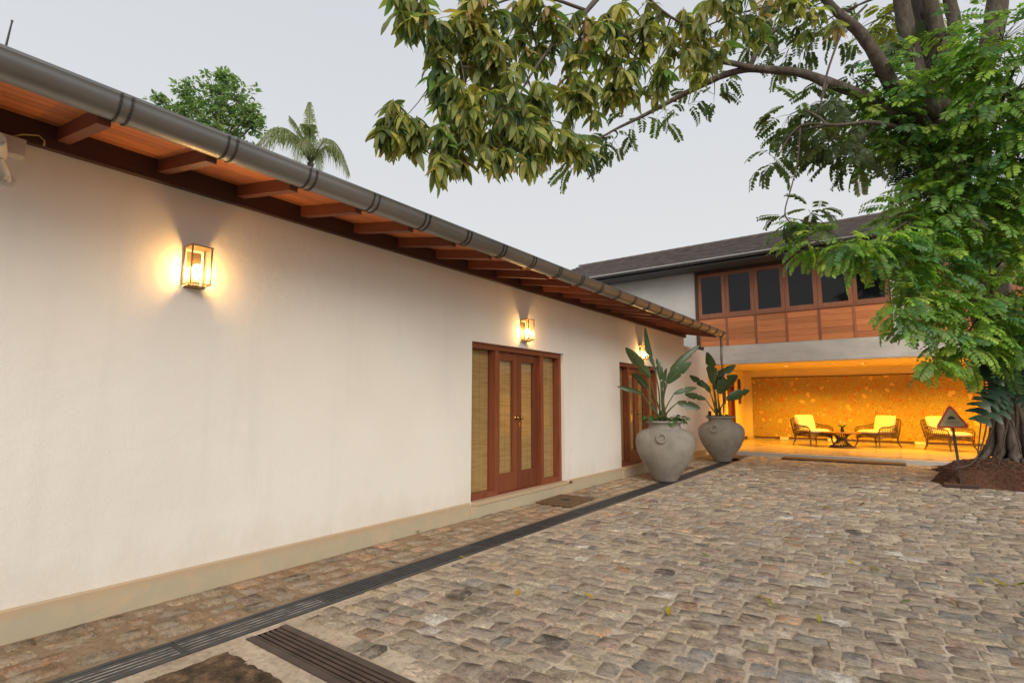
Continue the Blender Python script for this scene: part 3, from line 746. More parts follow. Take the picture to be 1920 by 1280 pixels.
DX0, DX1 = 0.83, 1.105             # long drain
GX0, GX1, GY0, GY1 = 1.17, 4.35, 1.85, 2.13     # crosswise grating
PX1, PY0, PY1 = 3.2, 0.0, 1.775      # bare patch
court = MB()
sheet(court, DX1, 1.17, -4, 16.3, 0.0)
sheet(court, 1.17, 12, GY1, 16.3, 0.0)
sheet(court, GX1, 12, -4, GY1, 0.0)
sheet(court, 1.17, GX1, -4, GY0, 0.0)
court_o = court.build('courtyard_paving', 'mortar')
tag(court_o, 'cobbled courtyard of worn brown and grey stones set in pale mortar', kind='structure')
strip = MB()
sheet(strip, 0.0, DX0, -4, 16.3, 0.0)
strip_o = strip.build('wall_side_paving', 'mortar_brown')
tag(strip_o, 'narrow cobbled strip between the white wall and the drain', kind='structure')
tag(box('drain_bed', 'drain_pit', None, DX0, DX1, -4, 15.2, -0.13, -0.10), kind='structure')
tag(box('drain_trench', 'drain_pit', None, GX0 - 0.0, GX1, GY0, GY1, -0.13, -0.11), kind='structure')

def mulch_edge(y):      # left edge of the mulch bed
    return 5.12 + 0.10 * math.sin(y * 2.3) + 0.06 * math.sin(y * 6.1)
spots = []
v = -2.5
th = rad(4.0)
while v < 18:
    dv = rng.uniform(0.12, 0.165)
    u = -0.6 + rng.uniform(0, 0.2)
    while u < 12.5:
        du = rng.uniform(0.12, 0.24)
        if rng.random() < 0.08:
            du *= 1.25
        uc, vc = u + du / 2, v + dv / 2 + 0.015 * math.sin(u * 3 + v)
        x, y = uc * math.cos(th) - vc * math.sin(th), uc * math.sin(th) + vc * math.cos(th)
        u += du
        m = max(du, dv) * 0.42
        if x - m < 1.11 or x > 9.5 or y < -1.5 or y + m > 16.25:
            continue
        if x - m < GX1 + 0.03 and GY0 - 0.05 < y + m and y - m < GY1 + 0.005:
            continue
        if x - m < PX1 + 0.05 and y - m < PY1:
            continue
        if x > mulch_edge(y) + 0.12 and y > 12.45:
            continue
        spots.append((x, y, th + rng.uniform(-0.09, 0.09), du * rng.uniform(0.92, 1.0), dv * rng.uniform(0.90, 1.0)))
        if y > 6 and rng.random() < 0.0:
            pass
    v += dv
lay_stones(court_o, spots, [stone_mesh(i, STONE_COLS) for i in range(60)], 'cobblestone')
spots = []
x = 0.05
for wdt in (0.19, 0.2, 0.17, 0.18):
    y = -1.0 + rng.random() * 0.2
    while y < 15.0:
        dy = rng.uniform(0.16, 0.36)
        if rng.random() > 0.06:
            spots.append((x + wdt / 2 + rng.uniform(-0.012, 0.012), y + dy / 2, rng.uniform(-0.12, 0.12), wdt * rng.uniform(0.76, 0.92), dy * rng.uniform(0.78, 0.9)))
        y += dy
    x += wdt
lay_stones(strip_o, spots, [stone_mesh(i, STRIP_COLS) for i in range(30)], 'cobblestone')

# bare earth patch beside the grating
d = MB()
nx, ny = 130, 110
vs = []
for j in range(ny + 1):
    for i in range(nx + 1):
        x, y = 1.175 + (PX1 - 0.005 - 1.175) * i / nx, PY0 + 0.005 + (PY1 - 0.01 - PY0) * j / ny
        e_ = min((x - 1.20) / 0.10, (3.1 - x) / 0.1, (y - 0.1) / 0.1, (PY1 - 0.02 - y) / 0.10)
        nz = noise.noise((x * 9, y * 9, 0)) + 0.7 * noise.noise((x * 25, y * 25, 4)) + 0.5 * noise.noise((x * 55, y * 55, 8))
        z = -0.012 + 0.026 * min(1, max(0, e_)) + 0.011 * nz * min(1, max(0.3, e_))
        vs.append((x, y, z))
d.add(vs, [(j * (nx + 1) + i, j * (nx + 1) + i + 1, (j + 1) * (nx + 1) + i + 1, (j + 1) * (nx + 1) + i) for j in range(ny) for i in range(nx)])
tag(d.build('bare_earth', 'dirt', smooth=True), kind='structure')

# mulch mound round the big tree
TREE = (6.15, 13.5)
def mound_h(x, y):
    r = math.hypot((x - TREE[0]) / 1.15, (y - TREE[1]) / 1.25)
    h = 0.47 * max(0.0, 1 - r / 1.75) ** 0.8 if r < 1.75 else 0.0
    return h
d = MB()
nx, ny = 110, 90
x0, x1, y0, y1 = 4.95, 11.5, 12.2, 16.25
vs = []
for j in range(ny + 1):
    for i in range(nx + 1):
        x, y = x0 + (x1 - x0) * i / nx, y0 + (y1 - y0) * j / ny
        e_ = min((x - mulch_edge(y)) / 0.22, (y - (12.42 + 0.07 * math.sin(x * 3.3) + 0.03 * math.sin(x * 11))) / 0.2, 1.0)
        z = mound_h(x, y) + 0.02 + 0.03 * noise.noise((x * 5, y * 5, 1)) + 0.018 * noise.noise((x * 16, y * 16, 2))
        z = z * max(0, e_) + (-0.02 if e_ <= 0 else -0.004 * (1 - e_))
        vs.append((x, y, z))
d.add(vs, [(j * (nx + 1) + i, j * (nx + 1) + i + 1, (j + 1) * (nx + 1) + i + 1, (j + 1) * (nx + 1) + i) for j in range(ny) for i in range(nx)])
mulch = tag(d.build('mulch_bed', 'mulch_soil', smooth=True), kind='structure')
ch = MB()
for k in range(2600):
    x, y = rng.uniform(5.05, 7.6), rng.uniform(12.45, 15.6)
    e_ = min((x - mulch_edge(y)) / 0.22, (y - 12.47) / 0.2, 1.0)
    if e_ < 0.2:
        continue
    z = (mound_h(x, y) + 0.03) * e_ + 0.004
    a, l, w_ = rng.uniform(0, 6.28), rng.uniform(0.012, 0.04), rng.uniform(0.006, 0.014)
    M = Matrix.Translation((x, y, z)) @ Matrix.Rotation(a, 4, 'Z') @ Matrix.Rotation(rng.uniform(-0.5, 0.5), 4, 'Y')
    ch.box(-l, l, -w_, w_, -0.003, 0.004, M=M)
o = ch.build('mulch_chips', 'mulch_chip_mat', mulch)
o['kind'] = 'stuff'

# ================================================================== LONG WHITE HOUSE
house = empty('white_house', (0, 5, 0), 'long low white plastered house with timber eaves and grey gutter beside the cobbled courtyard', 'house')
def wall_grid(ys, zs, holes, x0, x1):
    b = MB()
    ny, nz = len(ys) - 1, len(zs) - 1
    solid = {(i, j): not any(ys[i] >= h[0] - 1e-4 and ys[i + 1] <= h[1] + 1e-4 and zs[j] >= h[2] - 1e-4 and zs[j + 1] <= h[3] + 1e-4 for h in holes) for i in range(ny) for j in range(nz)}
    for (i, j), ok in solid.items():
        if not ok:
            continue
        a, c, e_, f = ys[i], ys[i + 1], zs[j], zs[j + 1]
        b.add([(x1, a, e_), (x1, c, e_), (x1, c, f), (x1, a, f)], [(0, 1, 2, 3)])
        b.add([(x0, a, e_), (x0, c, e_), (x0, c, f), (x0, a, f)], [(3, 2, 1, 0)])
        for di, dj, q in ((-1, 0, [(x0, a, e_), (x1, a, e_), (x1, a, f), (x0, a, f)]), (1, 0, [(x1, c, e_), (x0, c, e_), (x0, c, f), (x1, c, f)]),
                          (0, -1, [(x1, a, e_), (x0, a, e_), (x0, c, e_), (x1, c, e_)]), (0, 1, [(x0, a, f), (x1, a, f), (x1, c, f), (x0, c, f)])):
            if not solid.get((i + di, j + dj), False):
                b.add(q, [(0, 1, 2, 3)])
    return b
D1, D2 = (5.39, 7.80), (10.02, 12.22)
ZB, ZT = 0.195, 2.33
wall_grid([-6, D1[0], D1[1], D2[0], D2[1], 14.1], [-0.12, ZB, ZT, 3.45], [D1 + (ZB, ZT), D2 + (ZB, ZT)], -0.26, 0.0).build('wall', 'plaster', house)
box('wall', 'plaster_far', house, -0.30, -0.012, 14.103, 16.2, -0.12, 3.02)
for a, b in ((14.0, 14.095), (-5.995, -5.9)):
    MB().prism([(-9.2, -0.12), (-0.262, -0.12), (-0.262, 3.40), (-4.6, 4.2), (-9.2, 3.38)], 1, a, b).build('gable_wall', 'plaster_far', house)
box('wall', 'plaster_far', house, -9.3, -9.202, -6, 14.1, -0.12, 3.4)
for a, b in ((-6, 5.33), (7.93, 9.96), (12.34, 14.1)):
    box('plinth', 'plinth_cement', house, 0.003, 0.04, a, b, -0.1, 0.205, 0.006)
box('plinth', 'plinth_cement', house, -0.009, 0.03, 14.106, 15.6, -0.1, 0.17, 0.005)
for a, b in ((5.33, 7.93), (9.96, 12.34)):
    box('door_step', 'plinth_cement', house, 0.003, 0.075, a + 0.003, b - 0.003, -0.1, 0.15, 0.008)
    box('door_sill', 'plinth_cement', house, -0.046, 0.082, a + 0.061, b - 0.131, 0.152, 0.2005, 0.006)
box('wall_plate', 'plate_wood', house, 0.003, 0.055, -6, 14.15, 3.23, 3.47, 0.004)

SL = 0.15 / 0.85
def raf_z(x): return 3.30 - (x - 0.05) * SL
k = 0
y = 0.95 - 0.615 * 11
rafters = []
while y < 14.0:
    w_ = 0.035
    x0, x1 = 0.057, 0.905
    prof = [(x0, raf_z(x0)), (x1, raf_z(x1)), (x1, raf_z(x1) + 0.098), (x0, raf_z(x0) + 0.098)]
    MB().prism([(p[0], p[1]) for p in prof], 1, y - w_, y + w_).build('rafter', 'rafter_wood', house)
    rafters.append(y)
    y += 0.615
nP = 8
for i in range(nP):
    a, b = 0.057 + i * 0.112, 0.057 + (i + 1) * 0.112 - 0.005
    prof = [(a, raf_z(a) + 0.10), (b, raf_z(b) + 0.10), (b, raf_z(b) + 0.12), (a, raf_z(a) + 0.12)]
    MB().prism(prof, 1, -6, 14.2).build('soffit_plank', 'soffit_wood', house)
roofp = [(1.0, 3.285), (1.0, 3.318), (-4.6, 4.32), (-10.3, 3.30), (-10.3, 3.26), (-4.6, 4.27)]
roof = MB().prism(roofp[::-1], 1, -6.4, 14.35).build('roof', 'roof_tile', house)
eb = MB()
eb.prism([(1.003, 3.300), (1.035, 3.300), (1.035, 3.336), (1.003, 3.336)], 1, -6.4, 14.35)
eb.build('drip_edge', 'zinc', roof)
GX, GZ, GR = 0.985, 3.275, 0.106
prof = [(GX + GR * math.cos(math.pi + math.pi * t / 20), GZ + GR * math.sin(math.pi + math.pi * t / 20)) for t in range(21)]
prof += [(GX + GR + 0.006, GZ + 0.012), (GX + GR - 0.012, GZ + 0.014), (GX + GR - 0.006, GZ)]
prof += [(GX + (GR - 0.005) * math.cos(-math.pi * t / 20), GZ + (GR - 0.005) * math.sin(-math.pi * t / 20)) for t in range(1, 21)]
gut = MB()
n = len(prof)
vs = [(p[0], -6, p[1]) for p in prof] + [(p[0], 14.25, p[1]) for p in prof]
gut.add(vs, [(i, (i + 1) % n, (i + 1) % n + n, i + n) for i in range(n)])
gut.prism([(GX + (GR - 0.006) * math.cos(math.pi + math.pi * t / 12), GZ + (GR - 0.006) * math.sin(math.pi + math.pi * t / 12)) for t in range(13)], 1, 14.235, 14.245)
gutter = gut.build('gutter', 'zinc', house, smooth=40)
sp = []
for s_ in range(2):
    pass
strap_me = None
for yr in rafters:
    for dy in (-0.005, 0.052):
        b = MB()
        m_ = 14
        ro, ri = GR + 0.008, GR + 0.0015
        vs, fs = [], []
        for t in range(m_ + 1):
            a = math.pi * 1.02 + math.pi * 0.98 * t / m_
            for r, yy in ((ro, -0.006), (ro, 0.006), (ri, 0.006), (ri, -0.006)):
                vs.append((GX + r * math.cos(a), yy, GZ + r * math.sin(a)))
        for t in range(m_):
            for q in range(4):
                fs.append((t * 4 + q, t * 4 + (q + 1) % 4, t * 4 + 4 + (q + 1) % 4, t * 4 + 4 + q))
        if strap_me is None:
            b.add(vs, fs)
            b.box(GX + GR - 0.02, GX + GR + 0.011, -0.007, 0.007, GZ + 0.001, GZ + 0.02)
            strap_me = b.mesh('gutter_strap', 'strap_metal')
        link('gutter_strap', strap_me, gutter, Matrix.Translation((0, yr + 0.03 + dy, 0)))

def door_set(y0, y1):
    W_ = y1 - y0
    k_ = W_ / 2.41
    j, sd, mu, lf = 0.07 * k_, 0.50 * k_, 0.08 * k_, 0.555 * k_
    X0, X1 = -0.21, -0.062
    fr = MB()
    ys = [y0, y0 + j, y0 + j + sd, y0 + j + sd + mu, y0 + j + sd + mu + lf, y0 + j + sd + mu + 2 * lf]
    ys += [ys[-1] + mu, ys[-1] + mu + sd, y1]
    e_ = 0.0015
    fr.box(X0, X1, ys[0] + e_, ys[1], ZB + e_, ZT - e_, bev=0.004)
    fr.box(X0, X1, ys[7], ys[8] - e_, ZB + e_, ZT - e_, bev=0.004)
    for a, b in ((ys[2], ys[3]), (ys[5], ys[6])):
        fr.box(X0, X1 + 0.012, a, b, ZB + e_, 2.249, bev=0.005)
    fr.box(X0, X1 + 0.006, ys[1] + e_, ys[7] - e_, 2.25, ZT - e_, bev=0.004)
    fr.box(X0, X1 + 0.015, ys[1] + e_, ys[2] - e_, ZB + e_, ZB + 0.075, bev=0.004)
    fr.box(X0, X1 + 0.015, ys[6] + e_, ys[7] - e_, ZB + e_, ZB + 0.075, bev=0.004)
    frame = fr.build('door_frame', 'mahogany_z', house)
    box('threshold', 'mahogany_y', frame, -0.2, -0.065, ys[3] + e_, ys[5] - e_, ZB - 0.02, ZB + 0.012)
    box('sill_end', 'mahogany_y', frame, 0.043, 0.078, y1 + 0.02, y1 + 0.11, 0.153, 0.19, 0.004)
    for a, b in ((ys[1], ys[2]), (ys[6], ys[7])):
        sw = box('side_window', 'mahogany_z', house, -0.205, -0.195, a + 0.002, b - 0.002, ZB + 0.077, 2.248)
        box('blind', 'bamboo_blind', sw, -0.192, -0.184, a + 0.004, b - 0.004, ZB + 0.079, 2.246)
        box('pane', 'door_glass', sw, -0.166, -0.161, a + 0.003, b - 0.003, ZB + 0.078, 2.247)
    for n_, (a, b) in enumerate(((ys[3] + 0.003, ys[4] - 0.002), (ys[4] + 0.002, ys[5] - 0.003))):
        st, tr, br = 0.105 * k_, 0.12, 0.26
        z0, z1 = ZB + 0.014, 2.247
        lf_ = MB()
        lf_.box(-0.165, -0.115, a, a + st, z0, z1, bev=0.003)
        lf_.box(-0.165, -0.115, b - st, b, z0, z1, bev=0.003)
        lf_.box(-0.163, -0.117, a + st, b - st, z0 + 0.001, z0 + br)
        lf_.box(-0.163, -0.117, a + st, b - st, z1 - tr, z1 - 0.001)
        leaf = lf_.build('door_leaf', 'mahogany_z', house)
        box('pane', 'door_glass', leaf, -0.152, -0.147, a + st + 0.001, b - st - 0.001, z0 + br + 0.001, z1 - tr - 0.001)
        box('blind', 'bamboo_blind', leaf, -0.180, -0.172, a + st - 0.03, b - st + 0.03, z0 + br - 0.03, z1 - tr + 0.03)
        yk = (b - st / 2 + 0.005) if n_ == 0 else (a + st / 2 - 0.005)
        kb = MB()
        kb.lathe([(0.030, 0), (0.030, 0.004), (0.012, 0.008), (0.010, 0.03), (0.024, 0.040), (0.027, 0.052), (0.020, 0.064), (0.002, 0.068)], 16)
        M = Matrix.Translation((-0.1145, yk, 1.27)) @ Matrix.Rotation(rad(90), 4, 'Y')
        link('door_knob', kb.mesh('door_knob', 'brass', True), leaf, M)
        if n_ == 1:
            box('keyhole_plate', 'brass', leaf, -0.1145, -0.111, yk - 0.014, yk + 0.014, 1.14, 1.20)
door_set(*D1)
door_set(*D2)
box('inside_wall', 'plate_wood', house, -0.30, -0.265, D1[0] - .2, D1[1] + .2, 0, 2.6)
box('inside_wall', 'plate_wood', house, -0.30, -0.265, D2[0] - .2, D2[1] + .2, 0, 2.6)

# ================================================================== TWO STOREY HOUSE ACROSS THE COURTYARD
far = empty('two_storey_house', (4, 19, 0), 'two storey house with timber upper windows over an open orange lit lounge', 'house')
YF, FL = 16.3, 0.115
XL, XR, YB, CE = -0.3, 9.6, 22.0, 2.72
box('floor_slab', 'concrete', far, XL - 0.3, XR + 0.3, YF - 0.05, YB + 0.2, -0.12, FL - 0.008)
floor = box('floor', 'grout', far, XL, XR, YF + 0.12, YB, FL - 0.007, FL - 0.002)
tile_me = MB().box(-0.298, 0.298, -0.298, 0.298, 0, 0.007, bev=0.0015).mesh('floor_tile', 'floor_tile')
ty = YF + 0.13 + 0.3
while ty < YB - 0.2:
    tx = XL + 0.31
    while tx < XR - 0.2:
        link('floor_tile', tile_me, floor, Matrix.Translation((tx, ty, FL - 0.005 + rng.uniform(0, 0.0006))))
        tx += 0.601
    ty += 0.601
box('beam', 'concrete', far, -0.12, XR + 0.6, YF - 0.012, YF + 0.3, 2.62, 3.17, 0.006)
box('ceiling', 'room_paint', far, XL, XR, YF + 0.302, YB, CE, CE + 0.08)
box('back_wall', 'room_paint', far, XL - 0.2, XR + 0.2, YB, YB + 0.2, FL, CE + 0.3)
# side wall with a doorway
sw = MB()
DA, DB, DZ = 19.45, 20.32, 2.17
sw.box(XL - 0.2, XL, YF - 0.1, DA, FL, CE)
sw.box(XL - 0.2, XL, DB, YB - 0.002, FL, CE)
sw.box(XL - 0.2, XL, DA, DB, DZ, CE)
sw.build('side_wall', 'room_paint', far)
box('side_wall', 'room_paint', far, XR, XR + 0.2, YF, YB, FL, CE)
box('skirting', 'dark_wood', far, XL + 0.002, XL + 0.02, DB + 0.1, YB - 0.01, FL + 0.004, FL + 0.1)
fd = MB()
fd.box(XL - 0.16, XL + 0.035, DA + 0.001, DA + 0.1, FL, DZ - 0.001)
fd.box(XL - 0.16, XL + 0.035, DB - 0.1, DB - 0.001, FL, DZ - 0.001)
fd.box(XL - 0.155, XL + 0.03, DA + 0.101, DB - 0.101, DZ - 0.1, DZ - 0.001)
idf = fd.build('inner_door', 'mahogany_z', far)
box('door_board', 'mahogany_z', idf, XL - 0.12, XL - 0.06, DA + 0.102, DB - 0.102, FL, DZ - 0.102)
# upper storey
UZ0, UZ1 = 3.172, 5.78
box('upper_wall', 'plaster_far', far, -9.0, -0.32, YF, YF + 0.2, -0.1, UZ1)
box('upper_inside', 'eave_dark', far, -0.3, XR + 0.6, YF + 0.16, YF + 0.24, UZ0, UZ1)
box('upper_floor', 'concrete', far, -9, XR + 0.6, YF + 0.305, YB + 2, 3.0, 3.16)
box('rear_wall', 'plaster_far', far, -9, XR + 0.6, 24.0, 24.2, -0.1, 5.8)
box('end_wall', 'plaster_far', far, XR + 0.6, XR + 0.8, YF + 0.2, 24.0, -0.1, 5.8)
box('end_wall', 'plaster_far', far, -9.0, -8.8, YF + 0.2, 24.0, -0.1, 5.8)
box('corner_post', 'dark_wood', far, -0.318, -0.232, YF - 0.03, YF + 0.12, UZ0, UZ1)
P0, PW = -0.23, 0.8
SILL = 4.07
def bay(x0, x1, curtain=False, lift=0.0):
    pn = MB()
    nb = 5
    for q in range(nb):            # five boards to a panel, joints open a hair
        a = UZ0 + 0.004 + (SILL - 0.05 - UZ0 - 0.008) * q / nb
        b = UZ0 + 0.004 + (SILL - 0.05 - UZ0 - 0.008) * (q + 1) / nb - 0.003
        o = box('panel_board', 'panel_wood', far, x0 + 0.03, x1 - 0.03, YF + 0.012, YF + 0.04, a, b, 0.003)
    box('stud', 'frame_wood', far, x0 - 0.028, x0 + 0.028, YF - 0.004, YF + 0.05, UZ0 + 0.002, SILL - 0.05)
    box('sill_rail', 'frame_wood', far, x0 + 0.001, x1 - 0.001, YF - 0.016, YF + 0.06, SILL - 0.048, SILL - 0.002, 0.004)
    wn_ = MB()
    ft = 0.105
    z0, z1 = SILL + 0.001, 5.40
    wn_.box(x0 + 0.003, x0 + ft, YF - 0.006, YF + 0.05, z0, z1, bev=0.004)
    wn_.box(x1 - ft, x1 - 0.003, YF - 0.006, YF + 0.05, z0, z1, bev=0.004)
    wn_.box(x0 + ft, x1 - ft, YF - 0.004, YF + 0.048, z0, z0 + 0.10)
    wn_.box(x0 + ft, x1 - ft, YF - 0.004, YF + 0.048, z1 - 0.10, z1)
    w = wn_.build('window', 'frame_wood', far)
    pm_ = MB().box(x0 + ft - (x0 + x1) / 2 - 0.004, x1 - ft - (x0 + x1) / 2 + 0.004, -0.003, 0.003, -(z1 - z0) / 2 + 0.098, (z1 - z0) / 2 - 0.098).mesh('pane', 'dark_glass' if not curtain else 'door_glass')
    link('pane', pm_, w, Matrix.Translation(((x0 + x1) / 2, YF + 0.021, (z0 + z1) / 2)) @ Matrix.Rotation(rad(rng.uniform(-1.2, 1.2)), 4, 'Z') @ Matrix.Rotation(rad(rng.uniform(-1.0, 1.0)), 4, 'X'))
    if curtain:
        cu = MB()
        n = 60
        vs = []
        for t in range(n + 1):
            xx = x0 + ft - 0.03 + (x1 - x0 - 2 * ft + 0.06) * t / n
            yy = YF + 0.09 + 0.022 * math.sin(t * 0.9) + 0.01 * math.sin(t * 2.3)
            vs += [(xx, yy, z0 + 0.06), (xx, yy, z1 - 0.06)]
        cu.add(vs, [(2 * t, 2 * t + 2, 2 * t + 3, 2 * t + 1) for t in range(n)])
        cu.build('curtain', 'curtain', w, smooth=True)
for i in range(6):
    bay(P0 + i * PW, P0 + (i + 1) * PW)
box('column', 'concrete', far, 4.582, 4.83, YF - 0.05, YF + 0.13, UZ0, UZ1)
for i in range(6):
    bay(4.86 + i * PW, 4.86 + (i + 1) * PW, curtain=i < 3)
box('window_head', 'dark_wood', far, -0.23, XR + 0.6, YF - 0.002, YF + 0.12, 5.402, UZ1)
# roof
EY, EZ, RY, RZ = 15.5, 5.66, 19.8, 7.36
RX0, RX1 = -6.3, XR + 1.2
rs = (RZ - EZ) / (RY - EY)
fr_ = MB().prism([(EY, EZ - 0.02), (RY, RZ - 0.02), (RY + 4.8, RZ - 0.02 - 4.8 * rs), (RY + 4.8, RZ - 0.1 - 4.8 * rs), (RY, RZ - 0.12), (EY, EZ - 0.10)][::-1], 0, RX0, RX1)
roof2 = fr_.build('roof', 'eave_dark', far)
tiles = MB()
nr = 26
L = math.hypot(RY - EY, RZ - EZ)
ang = math.atan(rs)
for r in range(nr):
    t = r / nr
    xx = RX0 + (0.1 if r % 2 else 0)
    while xx < RX1 - 0.05:
        w_ = 0.2
        M = Matrix.Translation((xx, EY - 0.03 + (RY - EY) * t, EZ - 0.005 + (RZ - EZ) * t + rng.uniform(0, 0.008))) @ Matrix.Rotation(ang - 0.07 + rng.uniform(-0.02, 0.02), 4, 'X')
        tiles.box(0.003, w_ - 0.003, 0, L / nr * 1.25, 0, 0.018, M=M)
        xx += w_
o = tiles.build('roof_tiles', 'roof_tile', roof2)
o['kind'] = 'stuff'
xx = RX0
while xx < RX1 - 0.1:
    rt = MB()
    hw = 0.13
    vs, fs = [], []
    for t in range(7):
        a = math.pi * t / 6
        for q, f in ((0, 1.0), (0.34, 0.92)):
            vs.append((xx + q, RY + hw * f * math.cos(a), RZ - 0.02 + 0.11 * f * math.sin(a)))
    for t in range(6):
        fs.append((2 * t, 2 * t + 1, 2 * t + 3, 2 * t + 2))
    rt.add(vs, fs)
    rt.build('ridge_tile', 'roof_tile', roof2)
    xx += 0.33
box('soffit', 'eave_dark', far, RX0 + 0.05, RX1 - 0.05, EY + 0.03, YF - 0.06, EZ - 0.16, EZ - 0.125)
gm = MB()
prof = [(EY - 0.07 + 0.07 * math.cos(math.pi + math.pi * t / 12), EZ - 0.03 + 0.07 * math.sin(math.pi + math.pi * t / 12)) for t in range(13)]
prof += [(EY - 0.07 + 0.064 * math.cos(-math.pi * t / 12), EZ - 0.03 + 0.064 * math.sin(-math.pi * t / 12)) for t in range(13)]
gm.prism([(p[0], p[1]) for p in prof][::-1], 0, RX0, RX1)
gut2 = gm.build('gutter', 'eave_dark', far, smooth=40)
box('gutter_highlight', 'white_fitting', gut2, RX0, RX1, EY - 0.146, EY - 0.136, EZ - 0.036, EZ - 0.018)  # white strip added to paint the highlight along the gutter edge
# ================================================================== DRAIN GRATES
ge = (DX0 + DX1) / 2
sec = {}
def grate_section(y, i):
    t = empty('drain_grate', (ge, y + 0.5, 0.0), ('slotted black drain grate section with pale dust in its slots, beside the rusty grating' if y < 2.5 else 'slotted black drain grate section in the long channel beside the white wall'), 'drain grate', 'drain grate sections along the wall')
    if not sec:
        def bmesh_(f):
            b = MB(); f(b); return b
        fr = MB()
        h = (DX1 - DX0) / 2 - 0.001
        fr.box(-h, -h + 0.034, -0.498, 0.498, -0.04, 0.006, bev=0.002)
        fr.box(h - 0.034, h, -0.498, 0.498, -0.04, 0.006, bev=0.002)
        fr.box(-h + 0.034, h - 0.034, -0.498, -0.486, -0.04, 0.001)
        fr.box(-h + 0.034, h - 0.034, 0.486, 0.498, -0.04, 0.001)
        sec['frame'] = fr.mesh('grate_frame', 'drain_black')
        br = MB().box(-0.0105, 0.0105, -0.486, 0.486, -0.03, 0.0015, bev=0.002)
        sec['bar'] = br.mesh('grate_bar', 'drain_black')
        cb = MB()
        for k in range(3):
            cb.box(-h + 0.034, h - 0.034, -0.25 + 0.25 * k - 0.01, -0.25 + 0.25 * k + 0.01, -0.028, -0.012)
        sec['cross'] = cb.mesh('cross_bar', 'drain_black')
        sec['dust'] = MB().box(-h + 0.034, h - 0.034, -0.48, 0.48, -0.015, -0.0025).mesh('slot_dust', 'drain_dust')
        sec['h'] = h
    M = Matrix.Translation((ge, y + 0.5, 0))
    link('grate_frame', sec['frame'], t, M)
    h = sec['h'] - 0.034
    nb = 5
    for k in range(nb):
        xx = -h + 2 * h * (k + 0.5) / nb
        link('grate_bar', sec['bar'], t, M @ Matrix.Translation((xx, 0, 0)))
    link('cross_bar', sec['cross'], t, M)
    if y < 2.4:
        link('slot_dust', sec['dust'], t, M)
y = 0.55 - 4
i = 0
while y < 14.5:
    if y > -0.9:
        grate_section(y, i)
    y += 1.0
    i += 1
t = empty('steel_grating', (2.7, 1.99, 0), 'rusty brown steel bar grating running from the drain across the cobbles', 'drain grate')
fr = MB()
fr.box(GX0 + 0.002, GX1 - 0.002, GY0 + 0.002, GY0 + 0.05, -0.05, 0.007, bev=0.002)
fr.box(GX0 + 0.002, GX1 - 0.002, GY1 - 0.05, GY1 - 0.002, -0.05, 0.007, bev=0.002)
fr.build('grating_frame', 'rust_steel', t)
for k in range(5):
    yy = GY0 + 0.05 + (GY1 - GY0 - 0.1) * (k + 0.5) / 5
    MB().tube([(GX0 + 0.01, yy, -0.006, 0.0110), (GX1 - 0.01, yy, -0.006, 0.0110)], 8).build('grating_bar', 'rust_steel', t, smooth=40)
tb = MB()
for xx in (1.55, 2.15, 2.75, 3.4, 4.0):
    tb.box(xx - 0.012, xx + 0.012, GY0 + 0.05, GY1 - 0.05, -0.045, -0.02)
tb.build('tie_bar', 'rust_steel', t)

# ================================================================== WALL LANTERNS
def lantern(y0, label):
    yc, x0, x1, z0, z1, hw = y0 + 0.08, 0.004, 0.155, 2.445, 2.752, 0.08
    t = empty('wall_lantern', (0, yc, z0), label, 'lamp', 'box lanterns on the white wall')
    f = MB()
    e = 0.010
    for xx in (x0 + 0.001, x1 - e):
        for yy in (yc - hw, yc + hw - e):
            f.box(xx, xx + e, yy, yy + e, z0, z1)
    for zz in (z0, ):
        f.box(x1 - e + 0.0005, x1 - 0.0005, yc - hw + e, yc + hw - e, zz, zz + e)
        for yy in (yc - hw + 0.0005, yc + hw - e + 0.0005):
            f.box(x0 + e, x1 - e, yy, yy + e - 0.001, zz, zz + e)
    f.build('lantern_frame', 'bronze_frame', t)
    box('top_plate', 'bronze_frame', t, x0 - 0.001, x1 + 0.003, yc - hw - 0.003, yc + hw + 0.003, z1 + 0.0005, z1 + 0.012)
    box('back_plate', 'bronze_frame', t, 0.0015, 0.0035, yc - 0.055, yc + 0.055, z0 + 0.02, z1 - 0.02)
    box('bottom_tray', 'bronze_frame', t, x0, x0 + 0.085, yc - hw + 0.012, yc + hw - 0.012, z0 - 0.018, z0 - 0.001)
    g = MB()
    g.box(x1 - 0.006, x1 - 0.004, yc - hw + e, yc + hw - e, z0 + e, z1)
    g.build('front_pane', 'lantern_glass', t)
    for yy in (yc - hw + 0.004, yc + hw - 0.006):
        box('side_pane', 'lantern_glass', t, x0 + e, x1 - e, yy, yy + 0.002, z0 + e, z1)
    h = MB().lathe([(0.014, 0), (0.014, 0.05), (0.011, 0.055)], 12, c=(0.075, yc, z0 + 0.0005))
    h.build('bulb_holder', 'white_fitting', t, smooth=40)
    b = MB().lathe([(0.012, 0.056), (0.016, 0.075), (0.030, 0.10), (0.036, 0.125), (0.034, 0.145), (0.024, 0.165), (0.008, 0.174), (0.001, 0.175)], 20, c=(0.075, yc, z0))
    b.build('bulb', 'bulb_glow', t, smooth=True)
lantern(1.78, 'lit glass box lantern alone on the plain white wall near the security camera')
lantern(6.515, 'lit glass box lantern over the wide double door with the doormat')
lantern(11.04, 'lit glass box lantern over the door behind the big stone pot')

